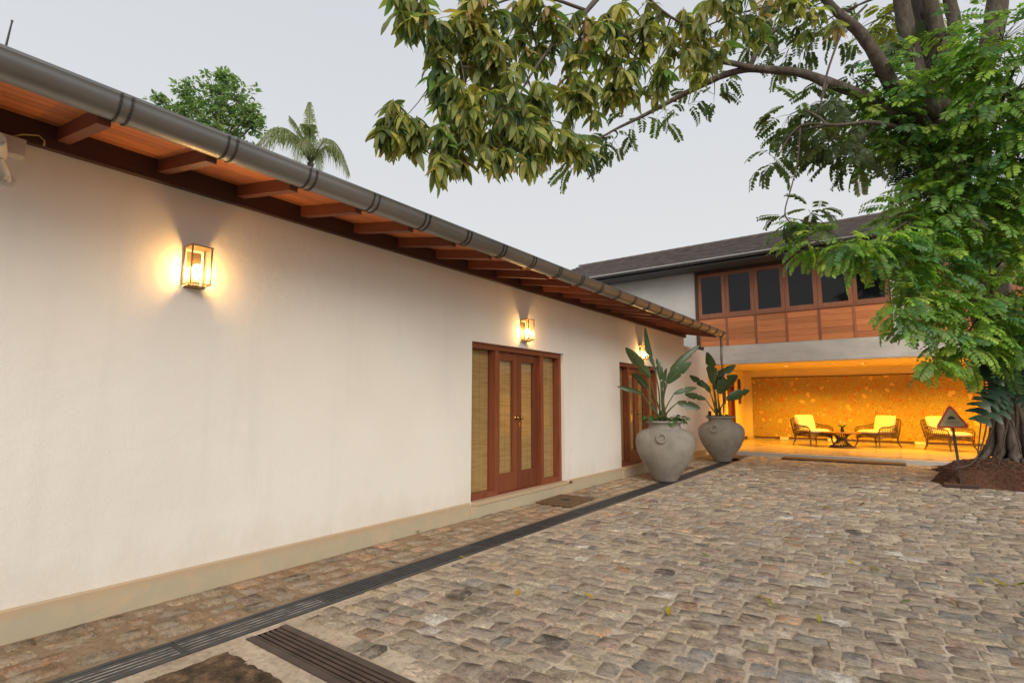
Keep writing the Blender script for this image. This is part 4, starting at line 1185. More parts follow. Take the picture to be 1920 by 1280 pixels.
# ================================================================== SECURITY CAMERA, ROD, RAIN CHAIN
t = empty('security_camera', (0, 0.7, 3.0), 'white bullet security camera on the wall under the eaves', 'camera')
box('junction_box', 'camera_plastic', t, 0.002, 0.10, 0.53, 0.755, 3.105, 3.225, 0.004)
c = MB()
c.tube([(0.10, 0.635, 3.075, 0.005), (0.10, 0.63, 3.075, 0.044), (0.25, 0.60, 3.075, 0.046), (0.37, 0.575, 3.075, 0.046), (0.373, 0.574, 3.075, 0.036), (0.345, 0.58, 3.075, 0.034)], 20)
bd = c.build('camera_body', 'camera_plastic', t, smooth=35)
MB().tube([(0.344, 0.58, 3.075, 0.033), (0.349, 0.579, 3.075, 0.032)], 20).build('lens', 'black_plastic', bd)
MB().box(0.08, 0.40, -0.052, 0.052, 0.046, 0.052, M=Matrix.Translation((0, 0.61, 3.075)) @ Matrix.Rotation(-0.2, 4, 'Z')).build('sun_hood', 'camera_plastic', bd)
c = MB()
c.tube([(0.004, 0.70, 2.95, 0.04), (0.018, 0.70, 2.95, 0.038)], 16)
c.tube([(0.018, 0.70, 2.95, 0.017), (0.07, 0.69, 2.955, 0.017), (0.12, 0.66, 2.99, 0.02), (0.15, 0.63, 3.035, 0.02)], 12)
c.tube([(0.07, 0.69, 2.955, 0.024), (0.075, 0.668, 2.955, 0.024)], 12)
c.build('bracket', 'camera_plastic', t, smooth=35)
MB().tube([(0.06, 0.68, 3.226, 0.006), (0.062, 0.74, 3.27, 0.006), (0.062, 0.82, 3.295, 0.006), (0.062, 0.85, 3.27, 0.006), (0.062, 0.85, 3.235, 0.006)], 8).build('cable', 'yellow_cable', t, smooth=True)
t = MB().tube([(-1.0, 0.725, 3.72, 0.012), (-1.0, 0.74, 4.2, 0.010), (-1.0, 0.77, 4.57, 0.006), (-1.0, 0.772, 4.6, 0.009)], 8)
tag(t.build('lightning_rod', 'iron_rod', smooth=True), 'thin dark metal rod standing on the low roof above the gutter', 'rod')
t = MB()
for dx, dy in ((0.0, 0.0), (0.035, 0.03), (0.0, 0.06)):
    pts = [(0.98 + dx, 13.95 + dy, 3.19, 0.005)] + [(0.98 + dx + 0.006 * math.sin(k * 1.7), 13.95 + dy, 3.19 - 0.2 * k, 0.006 + 0.003 * (k % 2)) for k in range(1, 16)]
    t.tube(pts, 6)
t.box(0.965, 1.03, 13.935, 14.03, 3.16, 3.178)
tag(t.build('rain_chain', 'strap_metal'), 'thin rain chain hanging from the end of the grey gutter', 'chain')

# ================================================================== POTS
def pot(x, y, label, rz, s=1.0):
    t = empty('stone_pot', (x, y, 0.012), label, 'pot', 'big stone pots by the drain', rz)
    prof = [(0.19, 0.0), (0.205, 0.015), (0.235, 0.07), (0.315, 0.18), (0.40, 0.30), (0.47, 0.42), (0.522, 0.54), (0.55, 0.65), (0.556, 0.74), (0.545, 0.82), (0.505, 0.895), (0.435, 0.95), (0.36, 0.98),
            (0.315, 0.995), (0.30, 1.02), (0.295, 1.055), (0.31, 1.085), (0.345, 1.10), (0.362, 1.108), (0.362, 1.13), (0.345, 1.14), (0.30, 1.138), (0.28, 1.12), (0.272, 1.07), (0.27, 1.04)]
    b = MB().lathe([(r * s, z * s) for r, z in prof], 56, c=(0, 0, 0))
    W0 = t.matrix_basis
    me = b.mesh('pot_body', 'pot_stone', True)
    bd = link('pot_body', me, t, W0)
    sl = MB().lathe([(0.268 * s, 1.035 * s), (0.1 * s, 1.06 * s), (0.01, 1.065 * s)], 24)
    link('soil', sl.mesh('soil', 'potting_soil', True), t, W0)
    for a in (0.0, math.pi):
        r = MB()
        R_ = 0.082 * s
        pts = [(0, R_ * math.cos(q), R_ * math.sin(q), 0.022 * s) for q in [2 * math.pi * k / 20 for k in range(20)]]
        r.tube(pts, 10, closed=True)
        r.tube([(-0.05 * s, 0, R_ + 0.02 * s, 0.026 * s), (0.005, 0, R_ + 0.012 * s, 0.025 * s), (0.018 * s, 0, R_ - 0.01 * s, 0.016 * s)], 10)
        r.tube([(-0.02, 0, R_ - 0.045 * s, 0.02 * s), (0.004, 0, R_ - 0.052 * s, 0.012 * s)], 8)
        M = W0 @ Matrix.Rotation(a, 4, 'Z') @ Matrix.Translation((0.548 * s, 0, 0.835 * s)) @ Matrix.Rotation(rad(-24), 4, 'Y')
        link('ring_handle', r.mesh('ring_handle', 'pot_stone', True), t, M)
    return t
POT1, POT2 = (0.90, 10.05), (0.84, 14.2)
# a ring handle faces the camera, a little to its left
pot(POT1[0], POT1[1], 'large grey stone pot with green trailing plants at its rim before a timber door', math.atan2(-10.05, 3.75) - 0.12)
pot(POT2[0], POT2[1], 'large grey stone pot by the lounge step with a black cup on its rim', math.atan2(-14.2, 3.8) - 0.30)
c = MB().lathe([(0.035, 0), (0.043, 0.12), (0.045, 0.122), (0.036, 0.12), (0.03, 0.01)], 16, c=(0.63, 14.0, 1.155))
tag(c.build('black_cup', 'black_plastic', smooth=40), 'small black cup on the rim of the end stone pot', 'cup')

# ================================================================== MATS
def mat_(name, x0, x1, y0, y1, z, label, motif=False, rz=0.0, h=0.022):
    cx, cy = (x0 + x1) / 2, (y0 + y1) / 2
    t = empty(name, (cx, cy, z), label, 'doormat', rz=rz)
    M = t.matrix_basis
    hx, hy = (x1 - x0) / 2, (y1 - y0) / 2
    link('pile', MB().box(-hx, hx, -hy, hy, 0, h, bev=0.004).mesh('pile', 'coir'), t, M)
    if motif:
        el = MB()
        vs = [(0, 0, 0)] + [(0.12 * hx * 2.2 * math.cos(q) * (1 + 0.12 * math.sin(5 * q)), 0.12 * hx * 2.2 * math.sin(q), 0) for q in [2 * math.pi * k / 28 for k in range(28)]]
        el.add(vs, [(0, k + 1, (k + 1) % 28 + 1) for k in range(28)])
        link('woven_emblem', el.mesh('woven_emblem', 'coir_dark'), t, M @ Matrix.Translation((0, 0, h + 0.0015)))
mat_('doormat', 0.13, 0.72, 6.70, 7.50, 0.014, 'brown coir doormat with dark emblem in front of the wide double door', True, 0.05)
mat_('doormat', 0.12, 0.70, 11.4, 12.35, 0.014, 'brown doormat behind the big stone pots, at the second timber door')
mat_('doormat', 0.45, 1.05, 15.0, 15.9, 0.014, 'brown doormat beyond the end stone pot, at the corner of the lounge')
mat_('long_doormat', 1.95, 4.6, 15.66, 16.17, 0.014, 'long brown coir mat lying along the lounge step', False, 0.03, 0.035)

# ================================================================== WARNING SIGN
t = empty('warning_sign', (5.37, 12.42, 0.0), 'triangular red edged warning sign on a leaning dark post beside the mulch', 'sign')
bs = MB().box(5.14, 5.59, 12.28, 12.54, 0.035, 0.062, bev=0.004)
b_o = bs.build('base_plate', 'sign_base', t)
MB().box(5.135, 5.595, 12.265, 12.279, 0.012, 0.066).build('base_edge', 'sign_post', b_o)
MB().tube([(5.385, 12.44, 0.06, 0.030), (5.335, 12.46, 1.09, 0.028)], 4).build('post', 'sign_post', t)
SC = Matrix.Translation((5.328, 12.415, 1.185)) @ Matrix.Rotation(rad(-2.0), 4, 'Y') @ Matrix.Rotation(rad(4), 4, 'Z')
def tri(R_, r_corner, n=6):
    pts = []
    for k in range(3):
        a = rad(90 + 120 * k)
        cx, cz = (R_ - 2 * r_corner) * math.cos(a), (R_ - 2 * r_corner) * math.sin(a)
        for j in range(n + 1):
            q = a - rad(60) + rad(120) * j / n
            pts.append((cx + 2 * r_corner * 0.8 * math.cos(q), cz + 2 * r_corner * 0.8 * math.sin(q)))
    return pts
def plate(name, pts, y0, y1, m, parent):
    n = len(pts)
    b = MB()
    b.add([(p[0], y0, p[1]) for p in pts] + [(p[0], y1, p[1]) for p in pts], [tuple(range(n)), tuple(range(n, 2 * n))[::-1]] + [(i + n, (i + 1) % n + n, (i + 1) % n, i) for i in range(n)])
    return link(name, b.mesh(name, m), parent, SC)
bd = plate('board', tri(0.262, 0.02), 0.0, 0.016, 'sign_red', t)
plate('face', tri(0.205, 0.012), -0.0035, -0.0005, 'sign_face', bd)
car = [(-0.055, 0.030), (-0.05, 0.012), (0.05, 0.012), (0.057, 0.032), (0.05, 0.046), (0.036, 0.050), (0.022, 0.072), (-0.024, 0.072), (-0.038, 0.050), (-0.052, 0.046)]
plate('vehicle_symbol', car, -0.0065, -0.0038, 'sign_ink', bd)
for zz, hw in ((-0.022, 0.075), (-0.045, 0.10), (-0.066, 0.085)):
    x = -hw
    tx = MB()
    while x < hw:
        w_ = rng.uniform(0.012, 0.03)
        tx.box(x, min(hw, x + w_), -0.0062, -0.0040, zz, zz + 0.008)
        x += w_ + 0.008
    link('text_line', tx.mesh('text_line', 'sign_ink'), bd, SC)

# ================================================================== LOUNGE: mural, lights, carvings, furniture
t = empty('mural', (3.35, YB, 0.3), 'wide hanging of dense floral print covering the back wall of the lounge', 'mural')
box('printed_panel', 'mural_print', t, -0.02, 6.75, YB - 0.045, YB - 0.012, 0.225, 2.42)
for z0, z1 in ((0.19, 0.224), (2.421, 2.45)):
    box('edge_batten', 'dark_wood', t, -0.03, 6.76, YB - 0.05, YB - 0.002, z0, z1)
def downlight(x, y):
    t = empty('downlight', (x, y, CE), 'small round downlight glowing in the orange lounge ceiling', 'lamp', 'downlights in the lounge ceiling')
    tr = MB()
    tr.tube([(x + 0.06 * math.cos(q), y + 0.06 * math.sin(q), CE - 0.004, 0.008) for q in [2 * math.pi * k / 20 for k in range(20)]], 8, closed=True)
    tr.build('trim', 'white_fitting', t, smooth=True)
    MB().lathe([(0.05, -0.0015), (0.048, -0.006), (0.001, -0.008)], 20, c=(x, y, CE)).build('lens', 'downlight_glow', t)
    L_ = bpy.data.lights.new('downlight_beam', 'SPOT')
    L_.energy = 340
    L_.color = (1.0, 0.47, 0.022)
    L_.spot_size = rad(150)
    L_.spot_blend = 0.6
    L_.shadow_soft_size = 0.05
    lo = bpy.data.objects.new('downlight_beam', L_)
    COL.objects.link(lo)
    lo.parent = t
    lo.location = (0, 0, -0.03)
for x in (1.55, 3.71, 5.87, 8.0):
    downlight(x, 19.8)
for y_, z0, lab in ((18.93, 1.45, 'tall dark carved wooden hanging behind the potted plant, before the inner door'), (21.05, 1.45, 'tall dark carved wooden hanging on the yellow side wall beside the mural')):
    b = MB()
    pr = [(0.00, 0.09), (0.12, 0.12), (0.35, 0.15), (0.6, 0.13), (0.82, 0.115), (0.92, 0.08)]
    rings = []
    vs = []
    for dz, w_ in pr:
        vs += [(XL + 0.004, y_ - w_, z0 + dz), (XL + 0.06, y_ - w_ * 0.7, z0 + dz), (XL + 0.075, y_, z0 + dz), (XL + 0.06, y_ + w_ * 0.7, z0 + dz), (XL + 0.004, y_ + w_, z0 + dz)]
    fs = []
    for k in range(len(pr) - 1):
        for q in range(4):
            fs.append((k * 5 + q, k * 5 + q + 1, k * 5 + q + 6, k * 5 + q + 5))
    fs += [(4, 3, 2, 1, 0), tuple(range(25, 30))]
    b.add(vs, fs)
    tag(b.build('wood_carving', 'dark_wood'), lab, 'carving', 'carvings on the lounge side wall')
for x in (1.02, 2.55, 5.0):
    b = MB().box(x - 0.14, x + 0.14, YB - 0.14, YB - 0.055, FL + 0.004, FL + 0.11, bev=0.008)
    b.box(x - 0.11, x + 0.11, YB - 0.143, YB - 0.139, FL + 0.03, FL + 0.09)
    tag(b.build('floor_socket_box', 'white_fitting'), 'small white box on the floor at the foot of the mural', 'box', 'white boxes under the mural')

def curve_pts(P, n):
    """smooth curve through points"""
    out = []
    m = len(P)
    for i in range(m - 1):
        p0, p1, p2, p3 = (Vector(P[max(i - 1, 0)]), Vector(P[i]), Vector(P[i + 1]), Vector(P[min(i + 2, m - 1)]))
        for k in range(n):
            t_ = k / n
            out.append(0.5 * ((2 * p1) + (p2 - p0) * t_ + (2 * p0 - 5 * p1 + 4 * p2 - p3) * t_ ** 2 + (3 * p1 - p0 - 3 * p2 + p3) * t_ ** 3))
    out.append(Vector(P[-1]))
    return out
def cushion_mesh(name, w_, d_, h_):
    n, m = 14, 14
    b = MB()
    vs, fs = [], []
    for side in (1, -1):
        o_ = len(vs)
        for j in range(m + 1):
            for i in range(n + 1):
                u, v_ = 2 * i / n - 1, 2 * j / m - 1
                k = (1 - abs(u) ** 5) ** 0.5 * (1 - abs(v_) ** 5) ** 0.5 if abs(u) < 1 and abs(v_) < 1 else 0
                sx = 1 - 0.05 * abs(v_) ** 3
                vs.append((u * w_ / 2 * sx, v_ * d_ / 2 * (1 - 0.05 * abs(u) ** 3), side * h_ / 2 * (0.25 + 0.75 * k)))
        for j in range(m):
            for i in range(n):
                q = (o_ + j * (n + 1) + i, o_ + j * (n + 1) + i + 1, o_ + (j + 1) * (n + 1) + i + 1, o_ + (j + 1) * (n + 1) + i)
                fs.append(q if side > 0 else q[::-1])
    N = (n + 1) * (m + 1)
    rim = [i for i in range(n)] + [j * (n + 1) + n for j in range(m)] + [m * (n + 1) + i for i in range(n, 0, -1)] + [j * (n + 1) for j in range(m, 0, -1)]
    for a, c_ in zip(rim, rim[1:] + rim[:1]):
        fs.append((a + N, c_ + N, c_, a))
    b.add(vs, fs)
    return b.mesh(name, 'cushion', True)

CH = []
def chair_parts():
    """(name, mesh, matrix) in the chair's own space; it faces -y"""
    P = []
    I = Matrix.Identity(4)
    W2, D2_ = 0.39, 0.38
    def T(name, pts_list, r, n=6):
        b = MB()
        for pts in pts_list:
            b.tube([tuple(p) + (r,) for p in pts], n)
        P.append((name, b.mesh(name, 'rattan', 40), I))
    for sx in (-1, 1):
        for sy in (-1, 1):
            b = MB().tube([(sx * W2 * 0.94, sy * D2_ * 0.92, 0.34, 0.026), (sx * W2 * 0.96, sy * D2_ * 0.97, 0.15, 0.022), (sx * (W2 + 0.03), sy * (D2_ + 0.05), 0.0, 0.014)], 8)
            P.append(('leg', b.mesh('leg', 'rattan', 40), I))
    # seat apron: rails and upright weave, a little arched between the legs
    strands = []
    for k in range(5):
        z = 0.26 + 0.035 * k
        for a, c_ in (((-W2, -D2_), (W2, -D2_)), ((W2, -D2_), (W2, D2_)), ((W2, D2_), (-W2, D2_)), ((-W2, D2_), (-W2, -D2_))):
            pts = []
            for q in range(9):
                t_ = q / 8
                arch = 0.05 * (1 - (2 * t_ - 1) ** 2) * (1 - k / 4)
                pts.append((a[0] + (c_[0] - a[0]) * t_, a[1] + (c_[1] - a[1]) * t_, z + arch))
            strands.append(pts)
    ups = []
    for a, c_ in (((-W2, -D2_), (W2, -D2_)), ((W2, -D2_), (W2, D2_)), ((W2, D2_), (-W2, D2_)), ((-W2, D2_), (-W2, -D2_))):
        for q in range(13):
            t_ = q / 12
            x, y_ = a[0] + (c_[0] - a[0]) * t_, a[1] + (c_[1] - a[1]) * t_
            ups.append([(x, y_, 0.26 + 0.05 * (1 - (2 * t_ - 1) ** 2)), (x, y_, 0.40)])
    T('seat_apron', strands + ups, 0.0085, 5)
    P.append(('seat_deck', MB().box(-W2, W2, -D2_, D2_, 0.392, 0.408).mesh('seat_deck', 'rattan'), I))
    # arms: woven sides sweeping up from the front to the back
    for sx in (-1, 1):
        top = curve_pts([(sx * W2, -D2_, 0.40), (sx * (W2 + 0.02), -D2_ - 0.01, 0.54), (sx * (W2 + 0.035), -D2_ + 0.10, 0.625), (sx * (W2 + 0.035), 0.0, 0.64), (sx * (W2 + 0.01), D2_ - 0.02, 0.70)], 6)
        T('arm_rail', [top], 0.019, 8)
        weave = []
        for q in range(1, 12):
            y_ = -D2_ + 2 * D2_ * q / 12
            zt = min((p.z for p in top if abs(p.y - y_) < 0.06 and p.z > 0.5), default=0.55)
            weave.append([(sx * W2, y_, 0.40), (sx * (W2 + 0.03), y_, zt)])
        for k in range(1, 5):
            z = 0.40 + 0.048 * k
            weave.append([(sx * (W2 + 0.006 * k), -D2_ + 0.0, z), (sx * (W2 + 0.006 * k), D2_, z + 0.02)])
        T('arm_weave', weave, 0.0085, 5)
    # back: raked frame with weave
    def bk(u, z): return (u * (W2 + 0.02), D2_ + (z - 0.4) * 0.30 + 0.02 * (1 - u * u), z)
    fr_ = [curve_pts([bk(-1, 0.36), bk(-1.0, 0.6), bk(-0.98, 0.8), bk(-0.8, 0.86), bk(0, 0.875), bk(0.8, 0.86), bk(0.98, 0.8), bk(1.0, 0.6), bk(1, 0.36)], 4)]
    T('back_frame', fr_, 0.02, 8)
    wv = [[bk(u, 0.4), bk(u * 0.97, 0.63), bk(u * 0.95, 0.86)] for u in [-0.85 + 1.7 * q / 14 for q in range(15)]]
    wv += [[bk(-0.98, z), bk(-0.5, z), bk(0, z), bk(0.5, z), bk(0.98, z)] for z in [0.44 + 0.06 * q for q in range(7)]]
    T('back_weave', wv, 0.0085, 5)
    P.append(('seat_cushion', cushion_mesh('seat_cushion', 0.70, 0.74, 0.13), Matrix.Translation((0, -0.035, 0.472))))
    P.append(('back_cushion', cushion_mesh('back_cushion', 0.66, 0.50, 0.16), Matrix.Translation((0, 0.345, 0.725)) @ Matrix.Rotation(rad(74), 4, 'X')))
    return P
parts = chair_parts()
for x, y_, rz, lab in ((2.22, 19.75, rad(44), 'rattan armchair with cream cushions by the round table, its back towards the yellow side wall'),
                       (3.92, 20.2, rad(-38), 'rattan armchair with cream cushions by the round table, facing the yellow side wall'),
                       (5.66, 20.0, rad(42), 'rattan armchair with cream cushions half hidden behind the triangular sign')):
    t = empty('rattan_armchair', (x, y_, FL + 0.003), lab, 'armchair', 'armchairs in the lounge', rz)
    for nm, me, M in parts:
        link(nm, me, t, t.matrix_basis @ M)
t = empty('coffee_table', (3.02, 19.55, FL + 0.003), 'low round wooden table on a flared rattan pedestal between two armchairs', 'table')
W0 = t.matrix_basis
link('table_top', MB().lathe([(0.40, 0.425), (0.53, 0.43), (0.55, 0.44), (0.55, 0.462), (0.54, 0.468), (0.01, 0.468)], 40).mesh('table_top', 'table_wood', 40), t, W0)
for k in range(22):
    a = 2 * math.pi * k / 22
    pts = [(r * math.cos(a + tw), r * math.sin(a + tw), z, 0.012) for r, z, tw in ((0.33, 0.02, 0), (0.24, 0.07, 0.05), (0.15, 0.16, 0.1), (0.125, 0.24, 0.15), (0.16, 0.33, 0.2), (0.25, 0.40, 0.25), (0.31, 0.424, 0.3))]
    link('pedestal_rod', MB().tube(pts, 6).mesh('pedestal_rod', 'rattan', True), t, W0)
link('foot_ring', MB().tube([(0.335 * math.cos(q), 0.335 * math.sin(q), 0.018, 0.018) for q in [2 * math.pi * k / 32 for k in range(32)]], 8, closed=True).mesh('foot_ring', 'rattan', True), t, W0)
link('waist_ring', MB().tube([(0.128 * math.cos(q), 0.128 * math.sin(q), 0.235, 0.013) for q in [2 * math.pi * k / 24 for k in range(24)]], 8, closed=True).mesh('waist_ring', 'rattan', True), t, W0)
# ================================================================== VEGETATION
def leaf_mesh(name, L, w_, col, seg=6, bend=0.6, fold=0.25, mat_='leaf', tip=1.0, wave=0.0, colv=0.0):
    """one pointed leaf from the origin along +x, bending down, folded along the midrib"""
    vs, fs, cs = [], [], []
    x = z = 0.0
    for i in range(seg + 1):
        t = i / seg
        ww = w_ / 2 * (math.sin(math.pi * min(1, t ** 0.85 * 0.97 + 0.015)) ** 0.8) + 0.0015
        a = -bend * t
        if i:
            x += L / seg * math.cos(a)
            z += L / seg * math.sin(a)
        wv = wave * math.sin(t * 9 + w_ * 100) * ww
        vs += [(x, -ww, z + fold * ww + wv), (x, 0, z), (x, ww, z + fold * ww - wv)]
        k = 1 + colv * (t - 0.5)
        cs += [tuple(c * k for c in col)] * 3
    for i in range(seg):
        a = i * 3
        fs += [(a, a + 1, a + 4, a + 3), (a + 1, a + 2, a + 5, a + 4)]
    b = MB()
    b.v, b.f, b.mi, b.c = vs, fs, [0] * len(fs), cs
    return b.mesh(name, mat_, True)

def leaf_matrix(p, d, roll=0.0, scale=1.0, up=Vector((0, 0, 1))):
    d = Vector(d).normalized()
    s = up.cross(d)
    if s.length < 0.05:
        s = Vector((1, 0, 0)).cross(d)
    s.normalize()
    n = d.cross(s)
    M = Matrix((d, s, n)).transposed().to_4x4()
    return Matrix.Translation(p) @ M @ Matrix.Rotation(roll, 4, 'X') @ Matrix.Scale(scale, 4)

def rnd_in(c, r):
    while True:
        q = Vector((rng.uniform(-1, 1), rng.uniform(-1, 1), rng.uniform(-1, 1)))
        if q.length < 1:
            return Vector(c) + q * r

def jit(c, k=0.2):
    f = rng.uniform(1 - k, 1 + k)
    return tuple(max(0.004, q * f * rng.uniform(0.9, 1.1)) for q in c)

def nearest_on(paths, p):
    best = None
    for P in paths:
        for q in P:
            dd = (Vector(q[:3]) - p).length
            if best is None or dd < best[0]:
                best = (dd, Vector(q[:3]), q[3])
    return best

def densify(P, n=4):
    out = []
    for i in range(len(P) - 1):
        a, b = P[i], P[i + 1]
        p0, p3 = P[max(i - 1, 0)], P[min(i + 2, len(P) - 1)]
        for k in range(n):
            t = k / n
            out.append(tuple(0.5 * (2 * a[j] + (b[j] - p0[j]) * t + (2 * p0[j] - 5 * a[j] + 4 * b[j] - p3[j]) * t * t + (3 * a[j] - p0[j] - 3 * b[j] + p3[j]) * t ** 3) for j in range(4)))
    out.append(tuple(P[-1]))
    return out

def twig(b, a, c, r0, r1, sag=0.06, n=4):
    a, c = Vector(a), Vector(c)
    L = (c - a).length
    off = Vector((rng.uniform(-1, 1), rng.uniform(-1, 1), rng.uniform(-0.3, 1))) * L * sag
    pts = []
    for k in range(6):
        t = k / 5
        p = a.lerp(c, t) + off * 4 * t * (1 - t) * rng.uniform(0.7, 1.2)
        pts.append(tuple(p) + (r0 + (r1 - r0) * t,))
    b.tube(pts, n)

def place_leaves(parent, items, name, rest_name, mat_name):
    """items: (mesh, Matrix). The 300 nearest in view become parts, the rest one part"""
    near, rest = [], []
    for me, M in items:
        d = in_view(M.translation)
        (near if d is not None else rest).append((d or 0, me, M))
    near.sort(key=lambda q: q[0])
    rest += near[300:]
    for d, me, M in near[:300]:
        link(name, me, parent, M)
    if rest:
        arr = {}
        for d, me, M in rest:
            if me.name not in arr:
                arr[me.name] = arrays(me)
        o = link(rest_name, merge(rest_name, [(arr[me.name], M) for d, me, M in rest], mat_name, True), parent)
        o['kind'] = 'stuff'

# ---- mango tree whose boughs hang over the courtyard; its trunk stands beyond the right of the view
M_TRUNK = Vector((10.2, 1.4, 0))
mango = empty('mango_tree', M_TRUNK, 'mango tree boughs with long drooping olive green leaves hanging into the sky over the courtyard', 'tree')
mp = [densify([(p[0], p[1], p[2], p[3] * 0.75) for p in P]) for P in MLIMBS]
b = MB()
root = Vector(MLIMBS[0][0][:3])
b.tube(densify([(10.2, 1.4, -0.1, 0.42), (10.25, 1.5, 1.2, 0.34), (10.1, 1.7, 3.2, 0.30), (9.6, 2.0, 5.4, 0.27), (8.6, 2.6, 7.4, 0.2), (7.4, 3.4, 8.3, 0.15), tuple(root) + (MLIMBS[0][0][3] * 0.4,)]), 12, wob=0.04, rng=rng)
b.build('trunk', 'bark', mango, smooth=True)
for P in mp:
    b = MB()
    b.tube([(p[0], p[1], p[2], p[3] * 0.42) for p in P], 8, wob=0.05, rng=rng)
    b.build('limb', 'twig_bark', mango, smooth=True)
MC = [((0.075, 0.11, 0.045), 6), ((0.14, 0.155, 0.055), 6), ((0.20, 0.20, 0.06), 5), ((0.27, 0.235, 0.065), 3), ((0.23, 0.145, 0.075), 2.2), ((0.11, 0.20, 0.05), 1.4), ((0.05, 0.085, 0.055), 3)]
mango_leaves = []
for i in range(34):
    L = rng.uniform(0.17, 0.26)
    mango_leaves.append((leaf_mesh('leaf', L, L * rng.uniform(0.20, 0.27), pick(MC), 6, rng.uniform(0.2, 1.25), rng.uniform(0.1, 0.4), wave=rng.uniform(0, 0.25), colv=rng.uniform(-0.3, 0.3))))
items = []
tw = MB()
for x, y, z, r, n in MANGO:
    c = Vector((x, y, z))
    near = nearest_on(mp, c)
    if near[0] > 0.05:
        twig(tw, near[1], c, min(0.012, near[2]), 0.006)
    for k in range(int(n * 2.1) + 1):
        p = rnd_in(c, r * 1.12)
        twig(tw, c.lerp(p, rng.uniform(0, 0.3)), p, 0.006, 0.003, 0.1)
        hue = rng.randrange(len(mango_leaves))
        m = rng.randint(9, 15)
        for j in range(m):
            az = j * 2.4 + rng.uniform(-0.3, 0.3)
            el = rad(rng.uniform(-72, 5)) - 0.15 * (j % 3)
            d = Vector((math.cos(az) * math.cos(el), math.sin(az) * math.cos(el), math.sin(el)))
            me = mango_leaves[(hue + rng.choice([0, 0, 0, 1, 2, 5])) % len(mango_leaves)]
            items.append((me, leaf_matrix(p - Vector((0, 0, rng.uniform(0, 0.05))), d, rng.uniform(-0.7, 0.7), rng.uniform(0.75, 1.1))))
tw.build('twigs', 'twig_bark', mango)['kind'] = 'stuff'
place_leaves(mango, items, 'leaf', 'farther_leaves', 'leaf')

# ---- the big tree by the sign
big = empty('rain_tree', (TREE[0], TREE[1], 0.4), 'big old tree rooted in the mulch mound with feathery bright green sprays', 'tree')
lp = {k: densify(P) for k, P in LIMBS.items()}
b = MB()
st = lp['stem']
b.tube(st, 20, wob=0.07, rng=rng)
b.build('trunk', 'bark', big, smooth=True)
for k, P in lp.items():
    if k != 'stem':
        b = MB()
        b.tube([(p[0], p[1], p[2], p[3] * rng.uniform(0.95, 1.05)) for p in P], 12 if P[0][3] > 0.1 else 8, wob=0.05, rng=rng)
        b.build('limb', 'bark', big, smooth=True)
# buttress roots and twisted aerial roots on the trunk
tb = Vector(st[6][:3])
for k in range(13):
    a = rng.uniform(0, 2 * math.pi) if k > 7 else -2.7 + k * 0.42
    R_ = rng.uniform(0.50, 0.72)
    p0 = Vector((tb.x + 0.36 * math.cos(a), tb.y + 0.36 * math.sin(a), 1.05 + rng.uniform(-0.35, 0.5)))
    pts = [tuple(p0) + (0.05,)]
    for t in (0.3, 0.6, 0.85, 1.0):
        rr = 0.34 + (R_ - 0.34) * t
        aa = a + 0.25 * t * rng.uniform(-1, 1)
        x, y = tb.x + rr * math.cos(aa), tb.y + rr * math.sin(aa)
        pts.append((x, y, mound_h(x, y) + 0.02 + 0.45 * (1 - t) ** 2, 0.085 * (1.1 - 0.75 * t)))
    b = MB()
    b.tube(densify(pts), 8, wob=0.08, rng=rng)
    b.build('root', 'bark', big, smooth=True)
for k in range(16):
    a = -2.9 + k * 0.2
    pts = []
    for z in (0.5, 0.9, 1.4, 1.9, 2.5, 3.0):
        q = min(st, key=lambda p: abs(p[2] - z))
        r = q[3] * 1.03 + (0.10 if z < 0.6 else 0.0)
        aa = a + 0.25 * math.sin(z * 2 + k)
        pts.append((q[0] + r * math.cos(aa), q[1] + r * math.sin(aa), z, rng.uniform(0.014, 0.03)))
    b = MB()
    b.tube(densify(pts), 7)
    b.build('aerial_root', 'root_bark', big, smooth=True)
for P in VINES:
    b = MB()
    b.tube(densify(P), 6)
    b.build('hanging_vine', 'root_bark', big, smooth=True)

